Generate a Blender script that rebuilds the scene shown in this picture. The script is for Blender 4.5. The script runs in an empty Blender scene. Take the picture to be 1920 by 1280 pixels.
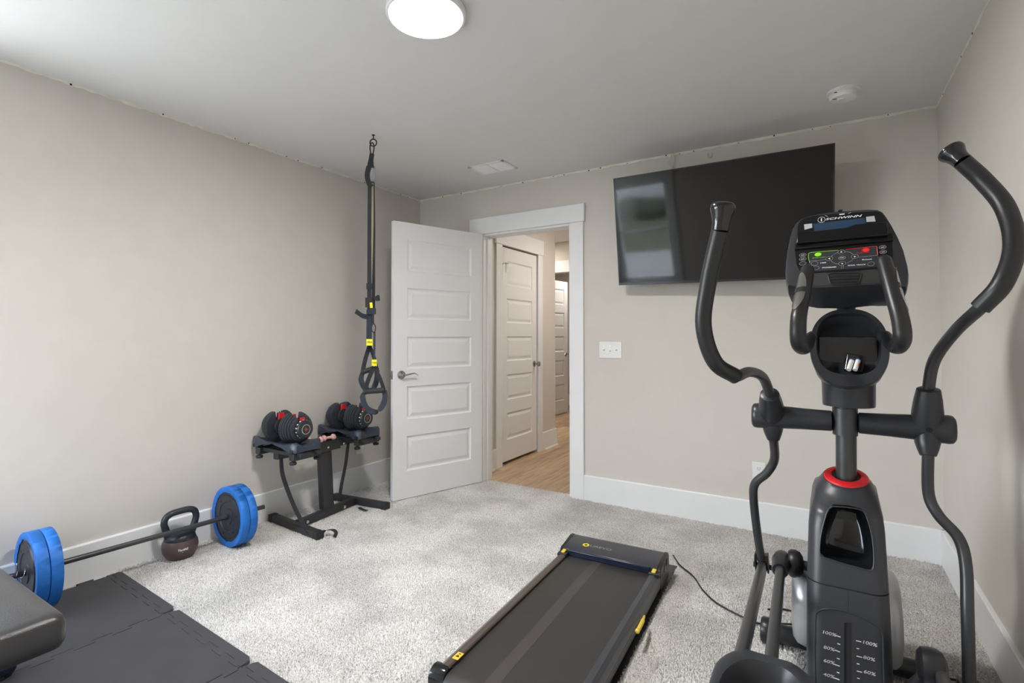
import bpy, math, random
import numpy as np
from mathutils import Matrix, Vector
random.seed(7); RNG = np.random.default_rng(7)
SC = bpy.context.scene
COL = SC.collection
D2R = math.pi / 180

# ------------------------------------------------------------------ camera
CAM_H, YAW, PIT, FPX, CX, CY = 1.2, .5598, .0201, 963.18, 941.95, 610.22
cd = bpy.data.cameras.new('camera'); cam = bpy.data.objects.new('camera', cd); COL.objects.link(cam)
cam.location = (0, 0, CAM_H); cam.rotation_euler = (math.pi / 2 + PIT, 0, YAW)
cd.sensor_width = 36; cd.lens = FPX / 1920 * 36
cd.shift_x = (960 - CX) / 1920; cd.shift_y = (CY - 640) / 1920
cd.clip_start = .02
SC.camera = cam
# ------------------------------------------------------------------ exposure, sky, lights
SC.view_settings.view_transform = 'Standard'; SC.view_settings.look = 'None'
SC.view_settings.gamma = 1; SC.view_settings.use_curve_mapping = False
SC.view_settings.exposure = 1.7
SKY_STRENGTH = 6.6; LAMP_STRENGTH = 66.0; HALL_STRENGTH = 26.0
w = bpy.data.worlds.new('sky'); SC.world = w; w.use_nodes = True
nt = w.node_tree; bg = nt.nodes['Background']
tc = nt.nodes.new('ShaderNodeTexCoord'); sx = nt.nodes.new('ShaderNodeSeparateXYZ'); rp = nt.nodes.new('ShaderNodeValToRGB')
nt.links.new(tc.outputs['Generated'], sx.inputs[0]); nt.links.new(sx.outputs['Z'], rp.inputs[0])
rp.color_ramp.elements[0].color = (.92, .94, 1, 1); rp.color_ramp.elements[0].position = 0
rp.color_ramp.elements[1].color = (.74, .83, 1, 1); rp.color_ramp.elements[1].position = .7
nt.links.new(rp.outputs[0], bg.inputs[0]); bg.inputs[1].default_value = SKY_STRENGTH
XL, XR, YB, ZC, YR = -3.0876, .5222, 3.5278, 2.4293, -.58      # room planes
WX0, WX1, WZ0, WZ1 = -3.02, -2.21, .53, 1.94                   # window in the rear wall
ld = bpy.data.lights.new('window_portal', 'AREA'); ld.shape = 'RECTANGLE'
ld.size = WX1 - WX0; ld.size_y = WZ1 - WZ0; ld.cycles.is_portal = True
lo = bpy.data.objects.new('window_portal', ld); COL.objects.link(lo)
VY0, VY1 = -.44, .48; VZ0, VZ1 = .45, 2.10                                           # window in the left wall, just outside the frame
l2 = bpy.data.lights.new('window_portal', 'AREA'); l2.shape = 'RECTANGLE'; l2.size = VY1 - VY0; l2.size_y = VZ1 - VZ0; l2.cycles.is_portal = True
lp2 = bpy.data.objects.new('window_portal', l2); COL.objects.link(lp2)
lp2.location = (XL - .17, (VY0 + VY1) / 2, (VZ0 + VZ1) / 2); lp2.rotation_euler = (math.pi / 2, 0, -math.pi / 2)
lo.location = ((WX0 + WX1) / 2, YR - .17, (WZ0 + WZ1) / 2); lo.rotation_euler = (math.pi / 2, 0, 0)

# ------------------------------------------------------------------ helpers
CF = np.array([-math.sin(YAW) * math.cos(PIT), math.cos(YAW) * math.cos(PIT), math.sin(PIT)])
CR = np.array([math.cos(YAW), math.sin(YAW), 0.]); CU = np.cross(CR, CF); CC = np.array([0, 0, CAM_H])
def ray(x, y): return CF + CR * (x - CX) / FPX - CU * (y - CY) / FPX
def on(x, y, n, p):                    # where the sight line of a photo point meets the plane through p with normal n
    n = np.array(n, float); r = ray(x, y); return CC + r * (n @ (np.array(p, float) - CC)) / (n @ r)
def at(x, y, d): return CC + ray(x, y) * d
A = np.array
def nz(v): v = A(v, float); return v / (np.linalg.norm(v) + 1e-12)

MATS = {}
def mat(name, col, rough=.5, metal=0, bump=None, var=None, spec=.5, coat=0, emit=None, estr=0, bscale=200, bdist=.001, alpha=1):
    m = bpy.data.materials.new(name); m.use_nodes = True; t = m.node_tree; b = t.nodes['Principled BSDF']
    b.inputs['Base Color'].default_value = (*col, 1); b.inputs['Roughness'].default_value = rough
    b.inputs['Metallic'].default_value = metal; b.inputs['Specular IOR Level'].default_value = spec
    b.inputs['Coat Weight'].default_value = coat; b.inputs['Coat Roughness'].default_value = .12
    co = t.nodes.new('ShaderNodeTexCoord')
    if emit: b.inputs['Emission Color'].default_value = (*emit, 1); b.inputs['Emission Strength'].default_value = estr
    n = t.nodes.new('ShaderNodeTexNoise'); n.inputs['Scale'].default_value = bscale; n.inputs['Detail'].default_value = 4
    t.links.new(co.outputs['Object'], n.inputs['Vector'])
    if bump:
        bp = t.nodes.new('ShaderNodeBump'); bp.inputs['Strength'].default_value = bump; bp.inputs['Distance'].default_value = bdist
        t.links.new(n.outputs[0], bp.inputs['Height']); t.links.new(bp.outputs[0], b.inputs['Normal'])
    v = var if var else .04
    n2 = t.nodes.new('ShaderNodeTexNoise'); n2.inputs['Scale'].default_value = 9; n2.inputs['Detail'].default_value = 5
    t.links.new(co.outputs['Object'], n2.inputs['Vector'])
    mr = t.nodes.new('ShaderNodeMapRange'); mr.inputs['From Min'].default_value = .3; mr.inputs['From Max'].default_value = .7
    mr.inputs['To Min'].default_value = 1 - v; mr.inputs['To Max'].default_value = 1 + v
    t.links.new(n2.outputs[0], mr.inputs[0])
    mx = t.nodes.new('ShaderNodeVectorMath'); mx.operation = 'SCALE'; mx.inputs[0].default_value = col
    t.links.new(mr.outputs[0], mx.inputs['Scale']); t.links.new(mx.outputs[0], b.inputs['Base Color'])
    MATS[name] = m; return m

XF = None                              # optional rigid transform for the thing being built
WL = {}                                # world position of every root / part
def box(x0, x1, y0, y1, z0, z1):
    V = [(x0,y0,z0),(x1,y0,z0),(x1,y1,z0),(x0,y1,z0),(x0,y0,z1),(x1,y0,z1),(x1,y1,z1),(x0,y1,z1)]
    return V, [(0,3,2,1),(4,5,6,7),(0,1,5,4),(1,2,6,5),(2,3,7,6),(3,0,4,7)]
def loft(rings, c0=True, c1=True, closed=False):
    n = len(rings[0]); V = [tuple(p) for r in rings for p in r]; F = []
    m = len(rings)
    for i in range(m if closed else m - 1):
        a, b = i * n, ((i + 1) % m) * n
        for j in range(n): F.append((a + j, a + (j + 1) % n, b + (j + 1) % n, b + j))
    if not closed:
        if c0: F.append(tuple(range(n))[::-1])
        if c1: F.append(tuple(range((m - 1) * n, m * n)))
    return V, F
def frames(P, up=None):
    P = [A(p, float) for p in P]; T = []
    for i in range(len(P)):
        T.append(nz(P[min(i + 1, len(P) - 1)] - P[max(i - 1, 0)]))
    out = []
    if up is None:
        u = nz(np.cross(T[0], (0, 0, 1) if abs(T[0][2]) < .9 else (0, 1, 0)))
        for t in T:
            u = nz(u - t * (u @ t)); out.append((t, u, np.cross(t, u)))
    else:
        for t in T:
            s = nz(np.cross(t, up)); out.append((t, s, np.cross(s, t)))
    return P, out
def sweep(P, sec, up=None, scale=None, cap=True, closed=False):
    P, fr = frames(P, up); rings = []
    if closed:
        n = len(P); T = [nz(P[(i + 1) % n] - P[i - 1]) for i in range(n)]
        fr = [(t, nz(np.cross(t, up)), np.cross(nz(np.cross(t, up)), t)) for t in T]
    for i, (p, (t, s, u)) in enumerate(zip(P, fr)):
        k = 1 if scale is None else scale[i]
        rings.append([p + s * a * k + u * b * k for a, b in sec])
    return loft(rings, cap, cap, closed)
def circ(r, n=20, r2=None): return [(r * math.cos(2 * math.pi * i / n), (r2 or r) * math.sin(2 * math.pi * i / n)) for i in range(n)]
def rect(w, h, r=0, k=3):
    if r == 0: return [(-w/2,-h/2),(w/2,-h/2),(w/2,h/2),(-w/2,h/2)]
    o = []
    for cx, cy, a0 in ((w/2-r, h/2-r, 0), (-w/2+r, h/2-r, 90), (-w/2+r, -h/2+r, 180), (w/2-r, -h/2+r, 270)):
        for i in range(k + 1):
            a = (a0 + 90 * i / k) * D2R; o.append((cx + r * math.cos(a), cy + r * math.sin(a)))
    return o
def tube(P, r, n=20, cap=True):
    P = [A(p, float) for p in P]
    if isinstance(r, (int, float)): r = [r] * len(P)
    return sweep(P, circ(1, n), None, r, cap)
def ring_tube(P, r, n=8, up=(0, 0, 1)): return sweep(P, circ(r, n), up, None, False, True)
def crv(P, k=6, extra=None):           # catmull-rom through the points
    P = [A(p, float) for p in P]; Q = [2 * P[0] - P[1]] + P + [2 * P[-1] - P[-2]]; o = []; e = []
    for i in range(1, len(Q) - 2):
        for j in range(k):
            t = j / k; p0, p1, p2, p3 = Q[i-1:i+3]
            o.append(.5 * (2*p1 + (p2-p0)*t + (2*p0-5*p1+4*p2-p3)*t*t + (3*p1-p0-3*p2+p3)*t**3))
            if extra: e.append(extra[i-1] * (1-t) + extra[i] * t)
    o.append(P[-1])
    if extra: e.append(extra[-1]); return o, e
    return o
def lathe(prof, o=(0,0,0), ax=(0,0,1), n=32, cap=True):
    ax = nz(ax); s = nz(np.cross(ax, (0, 1, 0) if abs(ax[1]) < .9 else (1, 0, 0))); u = np.cross(ax, s); o = A(o, float)
    rings = [[o + ax * h + (s * math.cos(2*math.pi*i/n) + u * math.sin(2*math.pi*i/n)) * r for i in range(n)] for r, h in prof]
    return loft(rings, cap, cap)
def cyl(a, b, r, r2=None, n=24): return tube([a, b], [r, r if r2 is None else r2], n)
def prism(poly, off):
    off = A(off, float); n = len(poly); V = [tuple(A(p, float)) for p in poly] + [tuple(A(p, float) + off) for p in poly]
    F = [tuple(range(n))[::-1], tuple(range(n, 2 * n))] + [(i, (i+1) % n, n + (i+1) % n, n + i) for i in range(n)]
    return V, F
def xform(part, M):
    M = np.array(M); V = [tuple((M @ A((*v, 1.)))[:3]) for v in part[0]]; return V, part[1]

def mk(name, parts, m, parent=None, bevel=0, seg=2, ang=38, loc=None, flat=False, recalc=True):
    V = []; F = []
    if isinstance(parts, tuple): parts = [parts]
    for v, f in parts:
        k = len(V); V += [tuple(map(float, p)) for p in v]; F += [tuple(i + k for i in q) for q in f]
    V = np.array(V)
    if XF is not None: V = V @ XF[0].T + XF[1]
    if loc is None:
        if parent is None:
            lo_, hi_ = V.min(0), V.max(0); base = A([(lo_[0]+hi_[0])/2, (lo_[1]+hi_[1])/2, lo_[2]])
        else: base = WL[parent.name]
    else: base = A(loc, float)
    me = bpy.data.meshes.new(name); me.from_pydata((V - base).tolist(), [], F); me.validate()
    if recalc:
        import bmesh
        bm = bmesh.new(); bm.from_mesh(me); bmesh.ops.recalc_face_normals(bm, faces=bm.faces); bm.to_mesh(me); bm.free()
    if not flat:
        for p in me.polygons: p.use_smooth = True
        me.set_sharp_from_angle(angle=ang * D2R)
    me.materials.append(m)
    o = bpy.data.objects.new(name, me); COL.objects.link(o)
    if parent: o.parent = parent; o.location = (0, 0, 0); WL[o.name] = WL[parent.name]
    else: o.location = base; WL[o.name] = base
    if bevel:
        b = o.modifiers.new('bevel', 'BEVEL'); b.width = bevel; b.segments = seg; b.limit_method = 'ANGLE'; b.angle_limit = 40 * D2R
        b.harden_normals = False
    return o
def tag(o, label=None, cat=None, group=None, kind=None):
    if label: o['label'] = label
    if cat: o['category'] = cat
    if group: o['group'] = group
    if kind: o['kind'] = kind
    return o
def root(name, loc, label, cat, group=None):
    o = bpy.data.objects.new(name, None); COL.objects.link(o); o.empty_display_size = .05
    loc = A(loc, float)
    if XF is not None: loc = XF[0] @ loc + XF[1]
    o.location = loc; WL[o.name] = loc; return tag(o, label, cat, group)
def struct(o): o['kind'] = 'structure'; return o
def copy_tree(o, parent=None):
    c = o.copy(); COL.objects.link(c)
    if parent: c.parent = parent
    for ch in list(o.children): copy_tree(ch, c)
    return c
def cut(o, cutters):                   # subtract solids from o and keep the plain resulting mesh
    for c in cutters:
        V, F = c; V = A(V, float)
        me = bpy.data.meshes.new('tmp'); me.from_pydata((V - WL[o.name]).tolist(), [], F)
        import bmesh
        bm = bmesh.new(); bm.from_mesh(me); bmesh.ops.recalc_face_normals(bm, faces=bm.faces); bm.to_mesh(me); bm.free()
        me.materials.append(o.data.materials[0])
        t = bpy.data.objects.new('tmp', me); COL.objects.link(t); t.location = WL[o.name]
        md = o.modifiers.new('b', 'BOOLEAN'); md.operation = 'DIFFERENCE'; md.object = t; md.solver = 'EXACT'
        bpy.context.view_layer.update()
        dg = bpy.context.evaluated_depsgraph_get(); nm = bpy.data.meshes.new_from_object(o.evaluated_get(dg))
        o.modifiers.remove(md); o.data = nm; bpy.data.objects.remove(t)
    for p in o.data.polygons: p.use_smooth = True
    o.data.set_sharp_from_angle(angle=35 * D2R)
def text(name, body, size, o, xd, yd, m, parent, ext=.0004, shear=0, mapf=None, align='CENTER', bold=0, sx=1):
    cu = bpy.data.curves.new('t', 'FONT'); cu.body = body; cu.size = size; cu.extrude = ext; cu.shear = shear
    cu.align_x = align; cu.align_y = 'CENTER'; cu.resolution_u = 3; cu.offset = bold
    t = bpy.data.objects.new('t', cu); COL.objects.link(t)
    bpy.context.view_layer.update()
    me = bpy.data.meshes.new_from_object(t.evaluated_get(bpy.context.evaluated_depsgraph_get()))
    bpy.data.objects.remove(t)
    xd = nz(xd); yd = nz(yd); zd = np.cross(xd, yd); o = A(o, float)
    V = [o + xd * v.co.x * sx + yd * v.co.y + zd * v.co.z for v in me.vertices]
    if mapf: V = [mapf(v) for v in V]
    F = [tuple(p.vertices) for p in me.polygons]
    return mk(name, (V, F), m, parent, flat=True, recalc=False)

# ------------------------------------------------------------------ materials
PAINT = mat('wall_paint', (.64, .60, .555), .75, bump=.12, bscale=350, bdist=.0006, var=.015)
CEIL = mat('ceiling_paint', (.72, .71, .70), .85, bump=.15, bscale=300, bdist=.0006, var=.01)
TRIM = mat('white_trim', (.80, .805, .81), .38, var=.01)
DOORW = mat('door_white', (.78, .785, .79), .42, bump=.05, bscale=250, var=.01)
BARE = mat('bare_plaster', (.80, .76, .68), .9, bump=.5, bscale=150, var=.12)
HOLE = mat('dark_hole', (.012, .012, .012), .9)
CHROME = mat('satin_nickel', (.42, .41, .40), .25, 1)
STEEL = mat('bright_steel', (.7, .7, .7), .2, 1)
BLKP = mat('black_plastic', (.014, .0145, .017), .36, bump=.08, bscale=900, bdist=.0003, spec=.5)
GLOSS = mat('gloss_black', (.010, .011, .013), .12, spec=.6)
MATTE = mat('matte_black', (.018, .018, .019), .6)
CHAR = mat('charcoal_plastic', (.024, .026, .031), .34, bump=.1, bscale=1200, bdist=.0003)
CHARL = mat('charcoal_shroud', (.029, .031, .037), .36, bump=.06, bscale=1200, bdist=.0003, spec=.6)
TUBEM = mat('dark_grey_tube', (.036, .037, .040), .34, spec=.6)
FOAM = mat('foam_grip', (.013, .0135, .0155), .38, bump=.15, bscale=1500, bdist=.0003)
SILV = mat('silver_plastic', (.50, .51, .53), .32, metal=.55)
REDM = mat('red_plastic', (.62, .015, .02), .35)
REDB = mat('red_button', (.9, .02, .02), .4)
GREENB = mat('green_button', (.32, .85, .02), .4)
WPRINT = mat('white_print', (.85, .85, .86), .5)
GPRINT = mat('grey_print', (.45, .46, .48), .5)
LCD = mat('blue_display', (.022, .050, .095), .3, spec=.3)
RACKM = mat('rack_black_steel', (.026, .027, .030), .45, bump=.2, bscale=700, bdist=.0004)
WEBB = mat('black_webbing', (.016, .017, .021), .85, bump=.5, bscale=900, bdist=.0005)
NAVY = mat('dark_navy_webbing', (.020, .027, .042), .8, bump=.5, bscale=900, bdist=.0005)
TAN = mat('tan_webbing', (.40, .33, .22), .8)
YEL = mat('yellow_tag', (.88, .74, .01), .5)
YELP = mat('yellow_plastic', (.80, .56, .05), .4)
PINK = mat('pink_neoprene', (.76, .46, .44), .55)
BLUET = mat('blue_tape', (.010, .150, .54), .55, bump=.5, bscale=260, bdist=.0008, var=.2)
PLATE = mat('plate_vinyl', (.020, .024, .036), .42, bump=.15, bscale=500)
KBM = mat('brown_vinyl', (.095, .058, .056), .38, bump=.1, bscale=500)
MATM = mat('foam_mat', (.050, .048, .055), .62, bump=.6, bscale=420, bdist=.0008, var=.08)
LEATH = mat('bench_vinyl', (.035, .034, .036), .30, bump=.6, bscale=330, bdist=.0012, spec=.6)
BELT = mat('treadmill_belt', (.030, .027, .026), .42, bump=.3, bscale=900, bdist=.0004)
SCUFF = mat('belt_scuff', (.052, .045, .043), .45)
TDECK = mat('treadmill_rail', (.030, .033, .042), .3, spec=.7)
WSHEEN = mat('warm_sheen_rail', (.075, .060, .048), .3, spec=.7)  # left rail: warm sheen put into the base colour, same plastic as the right
NAVP = mat('navy_gloss', (.008, .014, .035), .2)
LAMPM = mat('lamp_diffuser', (.9, .9, .9), .4, emit=(1, .975, .94), estr=LAMP_STRENGTH)
HLAMP = mat('hall_diffuser', (.9, .9, .9), .4, emit=(1, .92, .82), estr=HALL_STRENGTH)
WHITEP = mat('white_plastic', (.80, .80, .79), .35)
GRASS = mat('grass', (.15, .145, .09), .9, bump=1, bscale=30, bdist=.03, var=.3)
HEDGE = mat('hedge_leaves', (.07, .085, .055), .8, bump=1, bscale=8, bdist=.1, var=.5)
PAVER = mat('concrete_pavers', (.48, .46, .44), .85, var=.12)
SIDING = mat('grey_siding', (.62, .63, .64), .7)
ROOFM = mat('roof_shingle', (.10, .10, .11), .9, bump=.6, bscale=20)

def glassmat():
    m = bpy.data.materials.new('window_glass'); m.use_nodes = True; t = m.node_tree; t.nodes.clear()
    o = t.nodes.new('ShaderNodeOutputMaterial'); a = t.nodes.new('ShaderNodeBsdfTransparent'); g = t.nodes.new('ShaderNodeBsdfGlossy')
    g.inputs['Roughness'].default_value = .02; a.inputs[0].default_value = (.96, .98, .97, 1)
    x = t.nodes.new('ShaderNodeMixShader'); x.inputs[0].default_value = .06
    t.links.new(a.outputs[0], x.inputs[1]); t.links.new(g.outputs[0], x.inputs[2]); t.links.new(x.outputs[0], o.inputs[0]); return m
GLASS = glassmat()
def screenmat():
    m = mat('tv_screen', (.004, .0035, .003), .05, spec=.42); return m
TVS = screenmat()
CFACE = mat('console_black', (.006, .0063, .007), .5, spec=.22)
CGLOS = mat('console_gloss', (.004, .0042, .005), .28, spec=.3)
def woodmat():
    m = bpy.data.materials.new('oak_planks'); m.use_nodes = True; t = m.node_tree; b = t.nodes['Principled BSDF']
    co = t.nodes.new('ShaderNodeTexCoord'); mp = t.nodes.new('ShaderNodeMapping'); mp.inputs['Scale'].default_value = (14, 1.2, 14)
    n = t.nodes.new('ShaderNodeTexNoise'); n.inputs['Scale'].default_value = 3; n.inputs['Detail'].default_value = 8
    oi = t.nodes.new('ShaderNodeObjectInfo'); r = t.nodes.new('ShaderNodeValToRGB')
    r.color_ramp.elements[0].color = (.36, .235, .135, 1); r.color_ramp.elements[0].position = .3
    r.color_ramp.elements[1].color = (.62, .46, .30, 1); r.color_ramp.elements[1].position = .72
    ad = t.nodes.new('ShaderNodeVectorMath'); ad.operation = 'ADD'
    cb = t.nodes.new('ShaderNodeCombineXYZ'); ml = t.nodes.new('ShaderNodeMath'); ml.operation = 'MULTIPLY'; ml.inputs[1].default_value = 40
    t.links.new(oi.outputs['Random'], ml.inputs[0]); t.links.new(ml.outputs[0], cb.inputs[2])
    t.links.new(co.outputs['Object'], mp.inputs[0]); t.links.new(mp.outputs[0], ad.inputs[0]); t.links.new(cb.outputs[0], ad.inputs[1])
    t.links.new(ad.outputs[0], n.inputs['Vector']); t.links.new(n.outputs[0], r.inputs[0])
    hs = t.nodes.new('ShaderNodeHueSaturation'); mr = t.nodes.new('ShaderNodeMapRange'); mr.inputs['To Min'].default_value = .86; mr.inputs['To Max'].default_value = 1.12
    t.links.new(oi.outputs['Random'], mr.inputs[0]); t.links.new(mr.outputs[0], hs.inputs['Value']); t.links.new(r.outputs[0], hs.inputs['Color'])
    t.links.new(hs.outputs[0], b.inputs['Base Color']); b.inputs['Roughness'].default_value = .42; return m
WOOD = woodmat()
def carpetmat():
    m = bpy.data.materials.new('carpet_pile'); m.use_nodes = True; t = m.node_tree; b = t.nodes['Principled BSDF']
    co = t.nodes.new('ShaderNodeTexCoord')
    def noise(s, d):
        n = t.nodes.new('ShaderNodeTexNoise'); n.inputs['Scale'].default_value = s; n.inputs['Detail'].default_value = d
        t.links.new(co.outputs['Object'], n.inputs['Vector']); return n
    n1 = noise(190, 3); r1 = t.nodes.new('ShaderNodeValToRGB')
    r1.color_ramp.elements[0].color = (.36, .34, .32, 1); r1.color_ramp.elements[0].position = .33
    r1.color_ramp.elements[1].color = (.80, .775, .75, 1); r1.color_ramp.elements[1].position = .56
    t.links.new(n1.outputs[0], r1.inputs[0])
    n2 = noise(3.2, 5); r2 = t.nodes.new('ShaderNodeMapRange'); r2.inputs['From Min'].default_value = .38; r2.inputs['From Max'].default_value = .60
    r2.inputs['To Min'].default_value = .80; r2.inputs['To Max'].default_value = 1.06
    t.links.new(n2.outputs[0], r2.inputs[0])
    mx = t.nodes.new('ShaderNodeVectorMath'); mx.operation = 'SCALE'
    t.links.new(r1.outputs[0], mx.inputs[0]); t.links.new(r2.outputs[0], mx.inputs['Scale'])
    t.links.new(mx.outputs[0], b.inputs['Base Color']); b.inputs['Roughness'].default_value = .95
    b.inputs['Specular IOR Level'].default_value = .15
    b.inputs['Sheen Weight'].default_value = .25; return m
CARPET = carpetmat()

# ------------------------------------------------------------------ room shell
T = .12
floor = struct(mk('floor', box(XL - T, XR + T, YR - T, YB + .06, -.05, 0), CARPET))
hf = struct(mk('floor', box(-4.9, -1.2, YB + .06, 8.3, -.05, -.006), HOLE)); tag(hf, 'light oak plank floor of the hallway')
struct(mk('ceiling', box(XL - T, XR + T, YR - T, YB + T, ZC, ZC + .06), CEIL))
struct(mk('wall_left', [box(XL - T, XL, YR - T, VY0, 0, ZC), box(XL - T, XL, VY1, YB + T, 0, ZC), box(XL - T, XL, VY0, VY1, 0, VZ0), box(XL - T, XL, VY0, VY1, VZ1, ZC)], PAINT))
struct(mk('wall_right', box(XR, XR + T, YR - T, YB + T, 0, ZC), PAINT))
OX0, OX1, OZ = -2.425, -1.585, 2.065            # rough door opening
struct(mk('wall_back', [box(XL, OX0, YB, YB + T, 0, ZC), box(OX1, XR, YB, YB + T, 0, ZC), box(OX0, OX1, YB, YB + T, OZ, ZC)], PAINT))
struct(mk('wall_rear', [box(XL, WX0, YR - T, YR, 0, ZC), box(WX1, XR, YR - T, YR, 0, ZC), box(WX0, WX1, YR - T, YR, 0, WZ0), box(WX0, WX1, YR - T, YR, WZ1, ZC)], PAINT))
# carpet pile: one tuft per cell, real little spikes
gx = np.arange(XL + .02, XR - .01, .0072); gy = np.arange(.55, YB + .05, .0072)
X, Y = np.meshgrid(gx, gy); X = X.ravel(); Y = Y.ravel(); n = len(X)
X = X + RNG.uniform(-.004, .004, n); Y = Y + RNG.uniform(-.004, .004, n)
keep = ~((X > -1.58) & (Y > YB - .02)) & ~((X < -2.40) & (Y > YB - .02)) & ~((X > -1.10) & (X < -.74) & (Y > 1.38) & (Y < 2.5))
keep &= (X * .5309 * -1 + Y * .8474 > .9)
tu_, tv_ = (X + .917) * .99905 + (Y - 2.60) * .04362, -(X + .917) * .04362 + (Y - 2.60) * .99905
keep &= ~((abs(tu_) < .263) & (tv_ < .155)) & ~((Y < 1.16 - (X + 2.405) * .049) & (X < -1.2))
X = X[keep]; Y = Y[keep]; n = len(X)
h = RNG.uniform(.006, .012, n); r = .0055; a0 = RNG.uniform(0, 6.28, n)
V = np.zeros((n, 4, 3))
for k in range(3):
    V[:, k, 0] = X + r * np.cos(a0 + k * 2.094); V[:, k, 1] = Y + r * np.sin(a0 + k * 2.094); V[:, k, 2] = 0
V[:, 3, 0] = X + RNG.normal(0, .0035, n); V[:, 3, 1] = Y + RNG.normal(0, .0035, n); V[:, 3, 2] = h
b_ = np.arange(n)[:, None] * 4
Fa = np.concatenate([b_ + A([[0, 1, 3]]), b_ + A([[1, 2, 3]]), b_ + A([[2, 0, 3]])], 0).astype(np.int32)
me = bpy.data.meshes.new('carpet_pile'); me.vertices.add(n * 4); me.vertices.foreach_set('co', V.ravel())
me.loops.add(len(Fa) * 3); me.loops.foreach_set('vertex_index', Fa.ravel())
me.polygons.add(len(Fa)); me.polygons.foreach_set('loop_start', np.arange(len(Fa), dtype=np.int32) * 3)
me.update(); me.validate(); me.materials.append(CARPET)
cp = bpy.data.objects.new('carpet_pile', me); COL.objects.link(cp); cp.parent = floor
cp.matrix_parent_inverse = Matrix.Identity(4); cp.location = -Vector(WL[floor.name]); cp['kind'] = 'stuff'

# baseboards (board with eased top), 185 mm
def baseboard(name, p0, p1, nrm, z=.185, t=.016, base=0):
    p0 = A([*p0, base], float); p1 = A([*p1, base], float); nrm = A([*nrm, 0], float)
    prof = [(0, 0), (t, 0), (t, z - .006), (t - .003, z - .001), (t - .006, z), (0, z)]
    rings = [[p + nrm * a + A([0, 0, b]) for a, b in prof] for p in (p0, p1)]
    return struct(mk(name, loft(rings), TRIM, ang=20))
baseboard('baseboard_left', (XL, YR), (XL, YB), (1, 0))
baseboard('baseboard_back', (-1.499, YB), (XR, YB), (0, -1))
baseboard('baseboard_back', (XL, YB), (-2.505, YB), (0, -1))
baseboard('baseboard_right', (XR, YB), (XR, YR), (-1, 0))
baseboard('baseboard_rear', (XR, YR), (XL, YR), (0, 1))
# door casing: trim boards
def board(name, b, m=TRIM, bev=.0025, parent=None):
    o = mk(name, box(*b), m, parent, bevel=bev); 
    if parent is None: struct(o)
    return o
board('trim_1', (-1.600, -1.499, YB - .018, YB, 0, 2.045)); board('trim_2', (-2.505, -2.404, YB - .018, YB, 0, 2.045))
board('trim_3', (-2.522, -1.487, YB - .027, YB, 2.045, 2.178))
board('trim_4', (-1.62, -1.585, YB - .0, YB + T + .01, 0, 2.045)); board('trim_5', (OX0, -2.392, YB, YB + T + .01, 0, 2.045))
board('trim_6', (-2.392, -1.62, YB, YB + T + .01, 2.03, OZ))
board('trim_7', (-1.632, -1.62, YB + .045, YB + .08, 0, 2.03)); board('trim_8', (-2.392, -2.380, YB + .045, YB + .08, 0, 2.03))
# unpainted ragged strip where wall meets ceiling, with nail holes
def ragged(name, p0, p1, nrm):
    p0 = A([*p0, 0.]); p1 = A([*p1, 0.]); nrm = A([*nrm, 0.]); L = np.linalg.norm(p1 - p0); k = int(L / .03); V = []; F = []
    for i in range(k + 1):
        p = p0 + (p1 - p0) * i / k; lowz = ZC - random.choice([.010, .013, .015, .016, .017])
        V += [tuple(p + nrm * .002 + A([0, 0, ZC])), tuple(p + nrm * .002 + A([0, 0, lowz])), tuple(p + A([0, 0, lowz])), tuple(p + A([0, 0, ZC]))]
    for i in range(k):
        a, b = i * 4, i * 4 + 4
        for j in range(4): F.append((a + j, a + (j+1) % 4, b + (j+1) % 4, b + j))
    o = struct(mk(name, (V, F), BARE, flat=True))
    H = []; s = .17
    while s < L - .05:
        p = p0 + (p1 - p0) * s / L + A([0, 0, ZC - random.uniform(.005, .012)]); H.append(cyl(p, p + nrm * .0035, random.choice([.003, .004, .005]), n=8)); s += random.choice([.2, .27, .41, .09])
    h = mk('nail_hole', H, HOLE, o); h['kind'] = 'stuff'
ragged('trim_9', (XL, .4), (XL, YB), (1, 0)); ragged('trim_10', (XL, YB), (XR, YB), (0, -1)); ragged('trim_11', (XR, YB), (XR, .4), (-1, 0))

# ------------------------------------------------------------------ five-panel doors
def door(name, w, h, O, xd, zb, mirror=False, hinge=True):
    """leaf from O along xd; thickness along nd; returns the leaf"""
    xd = nz([*xd, 0]); nd = nz(np.cross(xd, (0, 0, 1))); O = A([*O, zb], float); t = .035
    def P(u, v, z): return O + xd * u + nd * v + A([0, 0, z])
    def bx(u0, u1, v0, v1, z0, z1):
        V, F = box(u0, u1, v0, v1, z0, z1); return [tuple(P(*p)) for p in V], F
    sc = h / 2.03; zs = [(.199, .453), (.576, .818), (.947, 1.183), (1.312, 1.545), (1.669, 1.902)]
    st = .112 * w / .81; parts = [bx(0, st, -t/2, t/2, 0, h), bx(w - st, w, -t/2, t/2, 0, h)]
    edges = [0] + [v * sc for z in zs for v in z] + [h]
    for i in range(0, len(edges), 2): parts.append(bx(st, w - st, -t/2, t/2, edges[i], edges[i+1]))
    leaf = struct(mk(name, parts, DOORW, ang=30))
    for z0, z1 in zs:
        z0 *= sc; z1 *= sc; R = []
        for s in (-1, 1):
            rs = []
            for ins, dep in ((0, t/2), (.004, t/2 - .006), (.012, t/2 - .010), (.020, t/2 - .010), (.042, t/2 - .003), (.046, t/2 - .003)):
                rs.append([P(st + ins, s * dep, z0 + ins), P(w - st - ins, s * dep, z0 + ins), P(w - st - ins, s * dep, z1 - ins), P(st + ins, s * dep, z1 - ins)])
            R.append(loft(rs, False, True))
        mk('panel', R, DOORW, leaf, ang=12)
    return leaf, P, nd
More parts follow.
